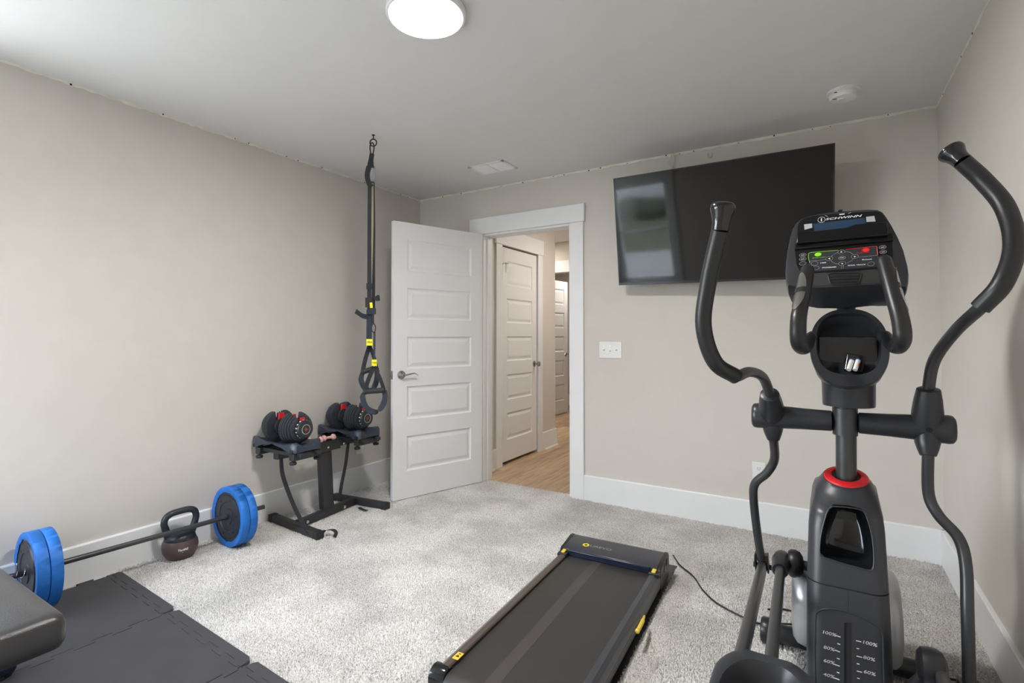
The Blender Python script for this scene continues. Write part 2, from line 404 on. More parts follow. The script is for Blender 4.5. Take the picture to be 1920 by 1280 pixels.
# open bedroom door
hx, hy = -2.402, 3.500
fx, fy = -2.663, 2.740
L_, P_, nd_ = door('door_1', .803, 2.03, (hx, hy), (fx - hx, fy - hy), .010)
def lever(P, u, z, v0, s, su, parent, m=CHROME):
    c = P(u, v0, z); f = P(u, v0 + s * .01, z); out = f - c; out = nz(out)
    xd = nz(P(u + 1, v0, z) - c) * su
    body = [lathe([(.001, 0), (.032, 0), (.032, .004), (.029, .009), (.018, .013), (.012, .016), (.011, .045), (.001, .046)], c, out, 28)]
    pts = [c + out * .042, c + out * .046 + xd * .02 + A([0, 0, .002]), c + out * .048 + xd * .055 + A([0, 0, .008]), c + out * .048 + xd * .085 + A([0, 0, .010]), c + out * .046 + xd * .112 - A([0, 0, .004])]
    q, e = crv(pts, 5, [1.5, 1.1, .9, .75, .45]); body.append(sweep(q, circ(.009, 12, .006), (0, 0, 1), e))
    return mk('handle', body, m, parent)
s_in = 1 if (nd_ @ A([1, 0, 0])) > 0 else -1
lever(P_, .803 - .065, .905, s_in * .0175, s_in, -1, L_); lever(P_, .803 - .065, .905, -s_in * .0175, -s_in, -1, L_)
def lbx(P, u0, u1, v0, v1, z0, z1):
    V, F = box(u0, u1, v0, v1, z0, z1); return [tuple(P(*p)) for p in V], F
tag(mk('latch_plate', [lbx(P_, .8025, .8045, -.012, .012, .875, .935), lbx(P_, .803, .813, -.005, .006, .895, .915)], CHROME, L_, bevel=.001), 'nickel latch plate with bolt')
for z in (.25, 1.02, 1.8): mk('hinge', [cyl(P_(-.004, -s_in * .02, z - .045), P_(-.004, -s_in * .02, z + .045), .006, n=12)], CHROME, L_)

# ------------------------------------------------------------------ hallway behind the doorway
CXW = -2.53; HR = -1.35
struct(mk('wall_hall_left', [box(CXW - T, CXW, YB + T, 4.015, 0, ZC), box(CXW - T, CXW, 4.715, 5.14, 0, ZC), box(CXW - T, CXW, 4.015, 4.715, 2.045, ZC)], PAINT))
struct(mk('wall_hall_end', [box(-4.9, -3.62, 6.1, 6.22, 0, ZC), box(-2.75, HR, 6.1, 6.22, 0, ZC), box(-3.62, -2.75, 6.1, 6.22, 2.03, ZC)], PAINT))
struct(mk('wall_hall_right', box(HR, HR + T, YB + T, 8.3, 0, ZC), PAINT))
struct(mk('wall_hall_far', [box(-4.9, HR, 8.18, 8.3, 0, ZC), box(-4.98, -4.86, 5.02, 8.3, 0, ZC), box(-4.9, CXW - .12, 5.02, 5.14, 0, ZC)], PAINT))
struct(mk('ceiling_hall', box(-4.98, HR + T, YB + T, 8.3, ZC, ZC + .06), CEIL))
struct(mk('wall_closet', [box(-3.3, -3.2, 3.64, 5.03, 0, ZC)], PAINT))
baseboard('baseboard_hall_left', (CXW, YB + T), (CXW, 3.915), (1, 0)); baseboard('baseboard_hall_left', (CXW, 4.815), (CXW, 5.156), (1, 0))
baseboard('baseboard_hall_end', (CXW + .016, 5.14), (-3.3, 5.14), (0, 1)); baseboard('baseboard_hall_far', (-4.8, 8.18), (HR, 8.18), (0, -1))
mk_ = struct(mk('trim_12', [box(CXW + .016, CXW + .032, 4.85, 5.165, -.006, .014), box(CXW + .016, CXW + .032, 3.66, 3.87, -.006, .014)], mat('shoe_mould', (.86, .86, .84), .4), bevel=.004))
board('trim_13', (CXW, CXW + .018, 3.915, 4.015, 0, 2.045)); board('trim_14', (CXW, CXW + .018, 4.715, 4.815, 0, 2.045)); board('trim_15', (CXW, CXW + .024, 3.90, 4.83, 2.045, 2.20))
board('trim_16', (-3.62, -2.75, 6.082, 6.1, 2.03, 2.185)); board('trim_17', (-2.76, -2.66, 6.082, 6.1, 0, 2.03)); board('trim_18', (-3.72, -3.61, 6.082, 6.1, 0, 2.03))
# floor planks of the hall, run across the doorway direction
prow = 0; x = HR - .0; xs = []
while x > -4.8: xs.append((x - .18, x)); x -= .18
pk = None
for i, (a, b) in enumerate(xs):
    y = YB + .06 - random.uniform(0, 1.1)
    while y < 8.15:
        y0, y1 = max(y, YB + .062), min(y + 1.2, 8.18)
        if y1 - y0 > .02 and not (b < CXW - .1 and y1 < 5.0):
            mk('plank', box(a + .0008, b - .0008, y0 + .0008, y1 - .0008, -.02, 0), WOOD, hf, bevel=.0008, seg=1)
        y += 1.2
struct(mk('trim_19', box(-2.40, -1.60, YB + .045, YB + .064, -.01, .004), mat('threshold_oak', (.50, .36, .22), .45), bevel=.001))
# closet door
L2, P2, n2 = door('door_2', .682, 2.00, (CXW - .018, 4.025), (0, 1), .03)
s2 = 1 if (n2 @ A([1, 0, 0])) > 0 else -1
kc = P2(.682 - .055, s2 * .0175, .885); kd = n2 * s2
mk('door_knob', [lathe([(.001, 0), (.030, 0), (.030, .004), (.022, .010), (.010, .014), (.010, .034), (.022, .042), (.027, .052), (.025, .062), (.014, .068), (.001, .069)], kc, kd, 28)], CHROME, L2)
for z in (.27, 1.03): mk('hinge', lbx(P2, -.006, .004, s2 * .012, s2 * .021, z - .045, z + .045), CHROME, L2, bevel=.001)
ck = A(on(941, 494, (1, 0, 0), (CXW + .002, 0, 0)))
hk = mk('door_hook', [cyl(ck + A([0, 0, 0]), ck + A([.05, 0, 0]), .0035, n=10), tube([ck + A([.045, -.02, .0]), ck + A([.045, .04, -.002])], .0035, 10), tube([ck + A([.045, 0, 0]), ck + A([.045, 0, -.085])], [.0045, .003], 10), lathe([(.001, 0), (.012, 0), (.012, .004), (.001, .005)], ck, (1, 0, 0), 16)], CHROME)
tag(hk, 'small metal swing hook high on the closet door beyond the doorway', 'hook')
# far door, ajar
L3, P3, n3 = door('door_3', .74, 2.03, (-3.50, 6.64), (.07, .74), .012)
s3 = 1 if (n3 @ A([1, 0, 0])) > 0 else -1
lever(P3, .68, .905, s3 * .0175, s3, -1, L3)
# hall ceiling lamps (give the warm hall light)
for q, lb in (((-1.62, 4.75), 'round flush light on the hallway ceiling just beyond the doorway'), ((-3.3, 5.6), 'round flush light on the ceiling of the cross hall'), ((-3.0, 7.3), 'round flush light in the farthest room beyond the hall')):
    hl = root('flush_ceiling_light', (*q, ZC), lb, 'light', 'hallway ceiling lights')
    mk('rim', lathe([(.001, 0), (.14, 0), (.14, -.02), (.128, -.024), (.128, -.01), (.001, -.01)], (*q, ZC), (0, 0, 1), 40), WHITEP, hl)
    mk('diffuser', lathe([(.001, -.012), (.126, -.012), (.126, -.02), (.1, -.024), (.001, -.025)], (*q, ZC), (0, 0, 1), 40), HLAMP, hl)

# ------------------------------------------------------------------ rear window and what lies outside (seen in the television)
wn = struct(mk('window_1', [box(WX0, WX0 + .045, YR - .11, YR - .03, WZ0, WZ1), box(WX1 - .045, WX1, YR - .11, YR - .03, WZ0, WZ1), box(WX0, WX1, YR - .11, YR - .03, WZ0, WZ0 + .05), box(WX0, WX1, YR - .11, YR - .03, WZ1 - .045, WZ1)], TRIM, bevel=.003))
zm = 1.27
mk('sash', [box(WX0 + .045, WX1 - .045, YR - .085, YR - .055, zm - .02, zm + .02)], TRIM, wn, bevel=.002)
mk('pane', box(WX0 + .045, WX1 - .045, YR - .072, YR - .068, WZ0 + .05, zm - .02), GLASS, wn, flat=True)
mk('pane', box(WX0 + .045, WX1 - .045, YR - .072, YR - .068, zm + .02, WZ1 - .045), GLASS, wn, flat=True)
board('trim_20', (WX0 - .09, WX0, YR, YR + .018, WZ0 - .02, WZ1)); board('trim_21', (WX1, WX1 + .1, YR, YR + .018, WZ0 - .02, WZ1))
board('trim_22', (WX0 - .1, WX1 + .115, YR, YR + .025, WZ1, WZ1 + .13)); board('trim_23', (WX0 - .1, WX1 + .12, YR - .03, YR + .05, WZ0 - .045, WZ0 - .02))
w2 = struct(mk('window_2', [box(XL - .11, XL - .03, VY0, VY0 + .045, VZ0, VZ1), box(XL - .11, XL - .03, VY1 - .045, VY1, VZ0, VZ1), box(XL - .11, XL - .03, VY0, VY1, VZ0, VZ0 + .05), box(XL - .11, XL - .03, VY0, VY1, VZ1 - .045, VZ1)], TRIM, bevel=.003))
mk('sash', [box(XL - .085, XL - .055, VY0 + .045, VY1 - .045, zm - .02, zm + .02)], TRIM, w2, bevel=.002)
mk('pane', box(XL - .072, XL - .068, VY0 + .045, VY1 - .045, VZ0 + .05, zm - .02), GLASS, w2, flat=True)
mk('pane', box(XL - .072, XL - .068, VY0 + .045, VY1 - .045, zm + .02, VZ1 - .045), GLASS, w2, flat=True)
board('trim_24', (XL, XL + .018, VY0 - .08, VY0, VZ0 - .02, VZ1)); board('trim_25', (XL, XL + .018, VY1, VY1 + .09, VZ0 - .02, VZ1)); board('trim_26', (XL, XL + .025, VY0 - .08, VY1 + .105, VZ1, VZ1 + .13)); board('trim_27', (XL - .03, XL + .045, VY0 - .08, VY1 + .11, VZ0 - .045, VZ0 - .02))
GZ = -.45
lawn = struct(mk('lawn', [box(-30, 20, -40, YR - .6, GZ - .1, GZ), box(-30, -5.2, YR - .6, 12, GZ - .1, GZ)], GRASS))
drive = root('paver_driveway', (-3.2, -4.5, GZ), 'pale paved driveway in bond rows, seen reflected in the television', 'driveway')
i = 0
for r_ in range(14):
    for c_ in range(11):
        x = -6.4 + c_ * .5 + (r_ % 2) * .25; y = -3.3 - r_ * .3
        p = mk('paver', box(x, x + .49, y - .29, y, GZ, GZ + .03), PAVER, drive, bevel=.008, seg=1) if i == 0 else None
        if i == 0: p0m = p.data; px0, py0 = x, y
        else:
            q = bpy.data.objects.new('paver', p0m); COL.objects.link(q); q.parent = drive; q.location = (x - px0, y - py0, 0)
        i += 1
hz = root('neighbour_house', (-7, -21, GZ), 'pale grey house with gable roof, seen reflected in the television', 'house')
mk('house_wall', box(-15, 0, -25, -20, GZ, 3.2), SIDING, hz)
mk('roof', prism([(-15.5, -19.6, 3.2), (-7.5, -19.6, 6.4), (.5, -19.6, 3.2)], (0, -6, 0)), ROOFM, hz)
for x in (-12, -9, -6, -3): mk('window', [box(x, x + 1.1, -20.03, -19.94, 1, 2.4)], TRIM, hz); 
hd = []
for k in range(26):
    c = A([-16 + k * .75, -15 + random.uniform(-.5, .5), GZ + .35]); rr = random.uniform(.5, .8)
    hd.append(lathe([(.01, -.9 * rr), (.7 * rr, -.6 * rr), (1 * rr, 0), (.75 * rr, .6 * rr), (.01, .9 * rr)], c, (0, 0, 1), 12))
tag(mk('hedge', hd, HEDGE), 'dark clipped hedge behind the lawn, seen reflected in the television', 'hedge')

# ------------------------------------------------------------------ ceiling things
lc = A([-1.263, 1.472, ZC])
cl = root('flush_ceiling_light', lc, 'lit round white disc light flush on the bedroom ceiling', 'light')
mk('rim', lathe([(.001, 0), (.146, 0), (.150, -.004), (.150, -.020), (.146, -.025), (.139, -.026), (.138, -.020), (.001, -.020)], lc, (0, 0, 1), 64), WHITEP, cl)
mk('diffuser', lathe([(.001, -.021), (.138, -.021), (.137, -.026), (.12, -.029), (.001, -.030)], lc, (0, 0, 1), 64), LAMPM, cl)
sm = A([.094, 3.075, ZC])
sd = root('smoke_detector', sm, 'round white smoke detector on the ceiling above the television', 'smoke detector')
mk('base_plate', lathe([(.001, 0), (.072, 0), (.072, -.010), (.066, -.013), (.001, -.013)], sm, (0, 0, 1), 40), WHITEP, sd)
mk('cover', lathe([(.001, -.013), (.060, -.013), (.062, -.018), (.062, -.030), (.055, -.040), (.035, -.044), (.001, -.045)], sm, (0, 0, 1), 40), WHITEP, sd)
mk('test_button', lathe([(.001, -.044), (.016, -.044), (.015, -.048), (.001, -.049)], sm + A([-.01, -.01, 0]), (0, 0, 1), 24), WHITEP, sd)
mk('vent_slot', [box(sm[0] - .045, sm[0] - .03, sm[1] - .03, sm[1] - .024, ZC - .0435, ZC - .042), box(sm[0] - .04, sm[0] - .028, sm[1] - .063, sm[1] - .0605, ZC - .026, ZC - .022)], HOLE, sd)['kind'] = 'stuff'
vc = A([-2.037, 3.118, ZC]); vr = root('ceiling_vent', vc, 'white two-section air register on the ceiling near the open door', 'vent')
vx0, vx1, vy0, vy1 = vc[0] - .15, vc[0] + .15, vc[1] - .105, vc[1] + .105
mk('frame', [box(vx0, vx1, vy0, vy0 + .022, ZC - .007, ZC), box(vx0, vx1, vy1 - .022, vy1, ZC - .007, ZC), box(vx0, vx0 + .022, vy0, vy1, ZC - .007, ZC), box(vx1 - .022, vx1, vy0, vy1, ZC - .007, ZC), box(vc[0] - .006, vc[0] + .006, vy0, vy1, ZC - .008, ZC)], WHITEP, vr, bevel=.002)
for k in range(13):
    y = vy0 + .028 + k * .0128
    mk('slat', [prism([(vx0 + .02, y, ZC - .001), (vx0 + .02, y + .009, ZC - .007), (vx0 + .02, y + .010, ZC - .006), (vx0 + .02, y + .001, ZC)], (.26, 0, 0))], WHITEP, vr)

# ------------------------------------------------------------------ television
tvc = A([-.564, 3.299, 1.881]); yw, tl, rl = -.052, .180, -.023
r_ = A([math.cos(yw), math.sin(yw), 0]); nh = A([math.sin(yw), -math.cos(yw), 0])
tn = nh * math.cos(tl) + A([0, 0, -math.sin(tl)]); tu = np.cross(r_, -tn)
tr = r_ * math.cos(rl) + tu * math.sin(rl); tu = -r_ * math.sin(rl) + tu * math.cos(rl)
def TV(u, v, d): return tvc + tr * u + tu * v + tn * d
def tbx(u0, u1, v0, v1, d0, d1):
    V, F = box(u0, u1, v0, v1, d0, d1); return [tuple(TV(*p)) for p in V], F
W2, H2 = .6185, .355
tv = root('television', tvc - A([0, 0, .36]), 'large black flat television tilted down on the back wall', 'television')
mk('housing', [tbx(-W2, W2, -H2, H2, -.022, -.004), tbx(-.42, .42, -.30, .12, -.060, -.02)], MATTE, tv, bevel=.003)
mk('bezel', [tbx(-W2, W2, H2 - .007, H2, -.005, .002), tbx(-W2, W2, -H2, -H2 + .015, -.005, .003), tbx(-W2, -W2 + .007, -H2, H2, -.005, .002), tbx(W2 - .007, W2, -H2, H2, -.005, .002)], GLOSS, tv, bevel=.001)
mk('screen', tbx(-W2 + .006, W2 - .006, -H2 + .014, H2 - .006, -.005, 0), TVS, tv, flat=True)
mk('wall_bracket', [box(-.86, -.28, YB - .02, YB, 1.70, 1.96), prism([(-.80, YB - .01, 1.68), (-.80, YB - .01, 1.96), (-.80, tvc[1] + .04, 2.0), (-.80, tvc[1] + .10, 1.66)], (.03, 0, 0)), prism([(-.36, YB - .01, 1.68), (-.36, YB - .01, 1.96), (-.36, tvc[1] + .02, 2.0), (-.36, tvc[1] + .08, 1.66)], (.03, 0, 0))], RACKM, tv)
# cable above
c0 = A([-.862, YB - .004, ZC - .004]); c1 = A([-.862, YB - .006, 2.31])
cab = mk('cable_loop', [tube(crv([c0, c0 + A([-.004, 0, -.03]), c0 + A([-.018, -.01, -.06]), c0 + A([-.002, -.008, -.085]), c1]), .003, 8), tube(crv([c0 + A([.012, 0, 0]), c0 + A([.022, -.01, -.03]), c0 + A([.020, -.012, -.06]), c0 + A([.006, -.01, -.085]), c1 + A([.006, 0, 0])]), .003, 8)], mat('cream_cable', (.62, .57, .50), .6))
tag(cab, 'thin cream cable looping out of the ceiling gap down behind television', 'cable')
wh = mk('wall_hook', [tube(crv([A([-.630, YB - .002, 2.388]), A([-.629, YB - .012, 2.362]), A([-.618, YB - .016, 2.352]), A([-.607, YB - .012, 2.362]), A([-.606, YB - .002, 2.388])]), .0035, 8)], PAINT)
tag(wh, 'small painted-over hook on the wall just above the television', 'hook')

# ------------------------------------------------------------------ switch and outlets
sw = root('light_switch', (-1.2975, YB, 1.04), 'white triple toggle switch plate on wall between doorway and elliptical', 'switch')
mk('plate', box(-1.381, -1.214, YB - .006, YB, 1.040, 1.157), WHITEP, sw, bevel=.003)
for k, dz in ((-1, -1), (0, 1), (1, -1)):
    x = -1.2975 + k * .046
    mk('toggle', [xform(box(-.005, .005, -.018, 0, -.004, .004), Matrix.Translation((x, YB - .004, 1.0985)) @ Matrix.Rotation(dz * .45, 4, 'X')), box(x - .0055, x + .0055, YB - .0068, YB - .005, 1.086, 1.111)], WHITEP, sw, bevel=.0008)
    mk('screw', [cyl((x, YB - .0075, 1.0985 + s * .030), (x, YB - .005, 1.0985 + s * .030), .003, n=10) for s in (-1, 1)], CHROME, sw)
def outlet(name, c, n, label):
    n = A(n, float); s = nz(np.cross((0, 0, 1), n)); c = A(c, float)
    o = root(name, c - A([0, 0, .057]), label, 'outlet')
    def bb(u0, u1, z0, z1, d0, d1):
        return [tuple(c + s * a + n * d + A([0, 0, z])) for a, z, d in [(u0,z0,d0),(u1,z0,d0),(u1,z1,d0),(u0,z1,d0),(u0,z0,d1),(u1,z0,d1),(u1,z1,d1),(u0,z1,d1)]], [(0,3,2,1),(4,5,6,7),(0,1,5,4),(1,2,6,5),(2,3,7,6),(3,0,4,7)]
    mk('plate', bb(-.036, .036, -.057, .057, 0, .006), WHITEP, o, bevel=.002)
    for z in (-.02, .02):
        f = mk('socket', bb(-.016, .016, z - .014, z + .014, .004, .0075), WHITEP, o, bevel=.003)
        mk('slot', [bb(-.008, -.006, z - .003, z + .007, .005, .0079), bb(.006, .008, z - .003, z + .007, .005, .0079), bb(-.002, .002, z - .010, z - .006, .005, .0079)], HOLE, f)
outlet('wall_outlet', (-.349, YB, .367), (0, -1, 0), 'white outlet plate on back wall behind the elliptical left arm')
outlet('wall_outlet', (XL, 2.83, .335), (1, 0, 0), 'white outlet plate on left wall behind the dumbbell rack')

# ------------------------------------------------------------------ interlocking foam floor mats
def rot2(a, x, y): c, s = math.cos(a), math.sin(a); return A([c*x - s*y, s*x + c*y])
MA = -2.8 * D2R; MO = A([-2.405, 1.166]); TS = .62
XF = (A([[math.cos(MA), -math.sin(MA), 0], [math.sin(MA), math.cos(MA), 0], [0, 0, 1]]), A([MO[0], MO[1], 0.]))
def teeth(p, q, n=10, amp=.011):
    """dovetail joint line from p to q"""
    p = A(p, float); q = A(q, float); d = (q - p) / n; L = np.linalg.norm(d); t = d / L; nn = A([-t[1], t[0]]); o = [p]
    for i in range(n):
        s = 1 if i % 2 == 0 else -1; b = p + d * i
        if i == 0: o += [b + t * .01]
        o += [b + t * (-.004 if i else .012) + nn * s * amp * .9, b + t * .004 * (1 if i else 4) + nn * s * amp, b + t * (L - .004) + nn * s * amp, b + t * (L + (.004 if i < n - 1 else -.012)) + nn * s * amp * .9]
    o += [q - t * .01, q]; return o
def tile(name, edges, m, parent=None, sh=.0018, label=None, group=None):
    P = []
    for e in edges: P += e[:-1]
    P = A(P); c = P.mean(0); P = P + (c - P) * (sh / .3)
    o = mk(name, prism([(x, y, .001) for x, y in P], (0, 0, .0125)), MATM, parent, bevel=.0011, seg=1, ang=30)
    if label: tag(o, label, 'floor mat', group)
    return o
BS = .05
HE = {}; VE = {}
for c in range(3):
    for r in range(3): HE[c, r] = teeth((-TS + c * TS, -BS - r * TS), (c * TS, -BS - r * TS))        # left to right
for c in range(4):
    for r in range(2): VE[c, r] = teeth((-TS + c * TS, -BS - r * TS), (-TS + c * TS, -BS - (r + 1) * TS))   # top to bottom
names = [['charcoal puzzle foam mat nearest the wall, beside the blue plates', 'charcoal puzzle foam mat in front of the bench, second from the left wall', 'charcoal puzzle foam mat at the bottom edge of the frame toward the treadmill'],
         ['charcoal puzzle foam mat under the bench at left wall', 'charcoal puzzle foam mat under the end of the bench pad', 'charcoal puzzle foam mat below the frame on the treadmill side']]
for r in range(2):
    for c in range(3):
        tile('foam_mat', [VE[c, r], HE[c, r + 1], VE[c + 1, r][::-1], HE[c, r][::-1]], None, label=names[r][c], group='interlocking foam mats')
bl = ['straight foam border strip on the mat nearest the wall', 'straight foam border strip on the second mat from the wall', 'straight foam border strip on the mat at the bottom edge of frame']
for c in range(3):
    x0, x1 = -TS + c * TS, c * TS; g = .012 if c else 0
    e = [(x0 + g, -BS), (x0 + g, 0), (x1 - .004, 0), (x1 - .004, -BS)]
    tile('mat_border', [HE[c, 0], [A((x1, -BS)), A((x1 - .006, -.012))], [A((x1 - .006, -.012)), A((x1 - .03, -.001)), A((x0 + .02, 0.)), A((x0 + g, -.012))], [A((x0 + g, -.012)), A((x0, -BS))]], None, sh=.0036, label=bl[c], group='foam mat border strips')
XF = None

# ------------------------------------------------------------------ barbell with taped plates
b0 = A([-2.923, .73, .184]); b1 = A([-2.876, 1.880, .170]); bd = nz(b1 - b0)
PR = .166
def bp(y): return b0 + bd * ((y - b0[1]) / bd[1])
bb = root('barbell', bp(1.3) * A([1, 1, 0]), 'black barbell with blue-taped plates lying along the left wall', 'barbell')
mk('bar', [cyl(b0, b1, .0125, n=24), lathe([(.0125, -.0), (.016, .001), (.016, .012), (.0125, .013)], bp(.905), bd), lathe([(.0125, -.0), (.016, .001), (.016, .012), (.0125, .013)], bp(1.642), bd)], TUBEM, bb)
def plate(y, s):
    """s=+1 when the outer face looks along bd"""
    c = bp(y); a = bd * s
    prof = [(.014, -.022), (.045, -.022), (.047, -.018), (.080, -.018), (.083, -.021), (.118, -.021), (.121, -.016), (.136, -.016), (.142, -.019), (.162, -.019), (.164, -.014), (.164, .014), (.162, .019), (.142, .019), (.136, .016), (.121, .016), (.118, .021), (.083, .021), (.080, .018), (.047, .018), (.045, .021), (.014, .021)]
    p = mk('weight_plate', lathe(prof, c, a, 64, cap=False), PLATE, bb, ang=25)
    u = nz(np.cross(a, (0, 0, 1))); v = np.cross(u, a)
    H = []
    for k in range(6):
        th = (k * 60 + 12) * D2R; q = c + (u * math.cos(th) + v * math.sin(th)) * .100
        for sg in (-1, 1): H.append(cyl(q + a * sg * .0205, q + a * sg * .0214, .006, n=12))
    h = mk('hole', H, HOLE, p); h['kind'] = 'stuff'
    n = 96; rings = []
    for r0, hh in ((.137, -.0195), (.147, -.0212), (.1658, -.0215), (.1675, -.0205), (.1675, .0205), (.1658, .0215), (.147, .0212), (.137, .0195)):
        rg = []
        for i in range(n):
            t = 2 * math.pi * i / n; j = RNG.normal(0, .0012) if r0 < .14 else RNG.normal(0, .00015)
            rg.append(c + a * hh + (u * math.cos(t) + v * math.sin(t)) * (r0 + j * 1.6))
        rings.append(rg)
    tag(mk('tape', loft(rings, False, False), BLUET, p, ang=60), 'bright blue tape wrapped round the rim')
for y, s in ((.820, 1), (.8655, 1), (1.680, 1), (1.7255, 1)): plate(y, s)
def collar(y):
    c = bp(y); u = nz(np.cross(bd, (0, 0, 1))); v = np.cross(u, bd)
    P = [c + bd * (k * .0022) + (u * math.cos(k * .55) + v * math.sin(k * .55)) * .0155 for k in range(34)] 
    return mk('spring_clip', [tube(P, .0022, 8), tube(crv([c + v * .015, c + v * .045 + u * .004, c + v * .052 + u * .012, c + v * .046 + u * .018, c + v * .012 + u * .012]), .0022, 8)], STEEL, bb)
collar(.768); collar(1.756)

# ------------------------------------------------------------------ kettlebell
kx, ky = -2.972, 1.452
kb = root('kettlebell', (kx, ky, 0), 'black and brown vinyl kettlebell behind the barbell at the left wall', 'kettlebell')
KD = nz([.08, 1, 0]); KN = A([KD[1], -KD[0], 0])
mk('brown_body', lathe([(.001, .004), (.052, .002), (.066, .014), (.082, .040), (.0870, .066), (.084, .090), (.075, .107), (.073, .107), (.001, .108)], (kx, ky, 0), (0, 0, 1), 56), KBM, kb)
mk('black_cap', lathe([(.074, .100), (.0762, .106), (.070, .126), (.056, .138), (.045, .143), (.001, .146)], (kx, ky, 0), (0, 0, 1), 56), PLATE, kb)
c = A([kx, ky, 0]); hp = [(-.050, .118), (-.062, .140), (-.072, .172), (-.079, .204), (-.070, .232), (-.045, .247), (0, .251), (.045, .249), (.070, .235), (.079, .205), (.072, .172), (.062, .140), (.050, .118)]
q, e = crv([c + KD * a + A([0, 0, b]) for a, b in hp], 5, [1.35, 1.2, 1.05, 1, 1, 1, 1, 1, 1, 1, 1.05, 1.2, 1.35])
mk('handle', tube(q, [.0165 * v for v in e], 20), PLATE, kb)
lc_ = on(350, 1022, (1, 0, 0), (kx + .09, 0, 0))
def kmap(v):
    d = v[:2] - c[:2]; d = d / np.linalg.norm(d); rr = float(np.interp(v[2], [.014, .040, .066, .090, .107], [.066, .082, .087, .084, .075]))
    return A([*(c[:2] + d * (rr + .0006)), v[2]])
cdir = nz([.80, -.25, 0]) ; tc_ = c + cdir * .088 + A([0, 0, .068])
text('lettering', 'Yes4All', .016, tc_, np.cross((0, 0, 1), cdir), (0, 0, 1), WPRINT, kb, .0002, .2, kmap, bold=.0004)
text('lettering', 'lb', .007, tc_ - A([0, 0, .013]), np.cross((0, 0, 1), cdir), (0, 0, 1), WPRINT, kb, .0002, 0, kmap)

# ------------------------------------------------------------------ dumbbell rack
rk = root('dumbbell_rack', (-2.86, 2.30, 0), 'black steel dumbbell stand with splayed feet against the left wall', 'rack')
def beam(a, b, w, h, up=(0, 0, 1), r=.004): return sweep([A(a, float), A(b, float)], rect(w, h, r, 2), up)
def footbar(back, front):
    back, front = A(back, float), A(front, float); d = nz(front - back)
    f = mk('foot', beam(back, front, .048, .042), RACKM, rk)
    mk('end_cap', [beam(front - d * .004, front + d * .034, .053, .046, r=.006), beam(back + d * .004, back - d * .03, .053, .046, r=.006)], MATTE, f)['kind'] = 'stuff'
footbar((-3.02, 2.05, .026), (-2.56, 2.015, .026)); footbar((-3.02, 2.553, .026), (-2.60, 2.60, .026))
mk('base_beam', beam((-2.79, 2.055, .030), (-2.845, 2.555, .030), .050, .044), RACKM, rk)
mk('upright', beam((-2.835, 2.31, .05), (-2.875, 2.315, .46), .085, .05, up=(1, 0, 0)), RACKM, rk)
mk('bolt', [lathe([(.001, 0), (.010, 0), (.010, .006), (.001, .007)], on(x, y, (1, 0, 0), (-2.765, 0, 0)), (1, 0, 0), 16) for x, y in ((576, 978), (646, 950))], STEEL, rk)['kind'] = 'stuff'
mk('top_beam', beam((-2.865, 1.95, .462), (-2.865, 2.62, .462), .05, .042), RACKM, rk)
mk('bracket_plate', [box(-2.838, -2.832, 2.15, 2.42, .428, .490), box(-2.90, -2.834, 2.15, 2.42, .4845, .490)], RACKM, rk, bevel=.001)
mk('bolt', [lathe([(.001, 0), (.008, 0), (.008, .005), (.001, .006)], on(x, y, (1, 0, 0), (-2.836, 0, 0)), (1, 0, 0), 14) for x, y in ((615, 838), (644, 831), (594, 846))], STEEL, rk)['kind'] = 'stuff'
for yc, s in ((2.02, -1), (2.515, 1)):
    mk('tray_arm', [box(-3.03, -2.62, yc - .075, yc - .045, .478, .502), box(-3.03, -2.62, yc + .045, yc + .075, .478, .502)], RACKM, rk, bevel=.003)['kind'] = 'stuff'
    mk('tray_bar', [box(-3.035, -2.99, yc - .098, yc + .098, .460, .502), box(-2.70, -2.655, yc - .098, yc + .098, .460, .502)], RACKM, rk, bevel=.004)['kind'] = 'stuff'
    for x in (-3.012, -2.678):
        for yy in (yc - .085, yc + .085):
            mk('clamp_knob', [cyl((x, yy, .460), (x, yy, .450), .008, n=12), lathe([(.001, 0), (.018, 0), (.021, .004), (.021, .012), (.018, .016), (.001, .016)], (x, yy, .436), (0, 0, 1), 14)], MATTE, rk)
# hanging straps
def strap(name, P, w, side, m, parent, th=.002, k=6):
    q = crv(P, k); sd = crv(side, k) if isinstance(side, list) else [A(side, float)] * len(q); R = []
    for i, p in enumerate(q):
        t = nz(q[min(i+1, len(q)-1)] - q[max(i-1, 0)]); s = nz(sd[i] - t * (sd[i] @ t)); u = np.cross(t, s)
        ww = w if not isinstance(w, list) else np.interp(i / (len(q) - 1), np.linspace(0, 1, len(w)), w)
        R.append([p + s * ww/2 + u * th/2, p - s * ww/2 + u * th/2, p - s * ww/2 - u * th/2, p + s * ww/2 - u * th/2])
    return mk(name, loft(R), m, parent, ang=50)
S1 = [on(527, 858, (1, 0, 0), (-2.80, 0, 0)), on(529, 885, (1, 0, 0), (-2.79, 0, 0)), on(537, 912, (1, 0, 0), (-2.77, 0, 0)), on(552, 950, (1, 0, 0), (-2.73, 0, 0)), on(572, 988, (0, 0, 1), (0, 0, .055)), on(584, 1004, (0, 0, 1), (0, 0, .018))]
strap('strap', S1, .024, [A([0, 1., 0]), A([.3, .9, 0]), A([.5, .8, 0]), A([.7, .7, 0]), A([.8, .6, 0]), A([.8, .6, 0])], WEBB, rk)
S1b = [on(600, 1000, (0, 0, 1), (0, 0, .03)), on(612, 994, (0, 0, 1), (0, 0, .040)), on(624, 993, (0, 0, 1), (0, 0, .044)), on(630, 998, (0, 0, 1), (0, 0, .032)), on(627, 1007, (0, 0, 1), (0, 0, .012))]
strap('strap', S1b, .022, (0.2, .95, 0.), WEBB, rk)
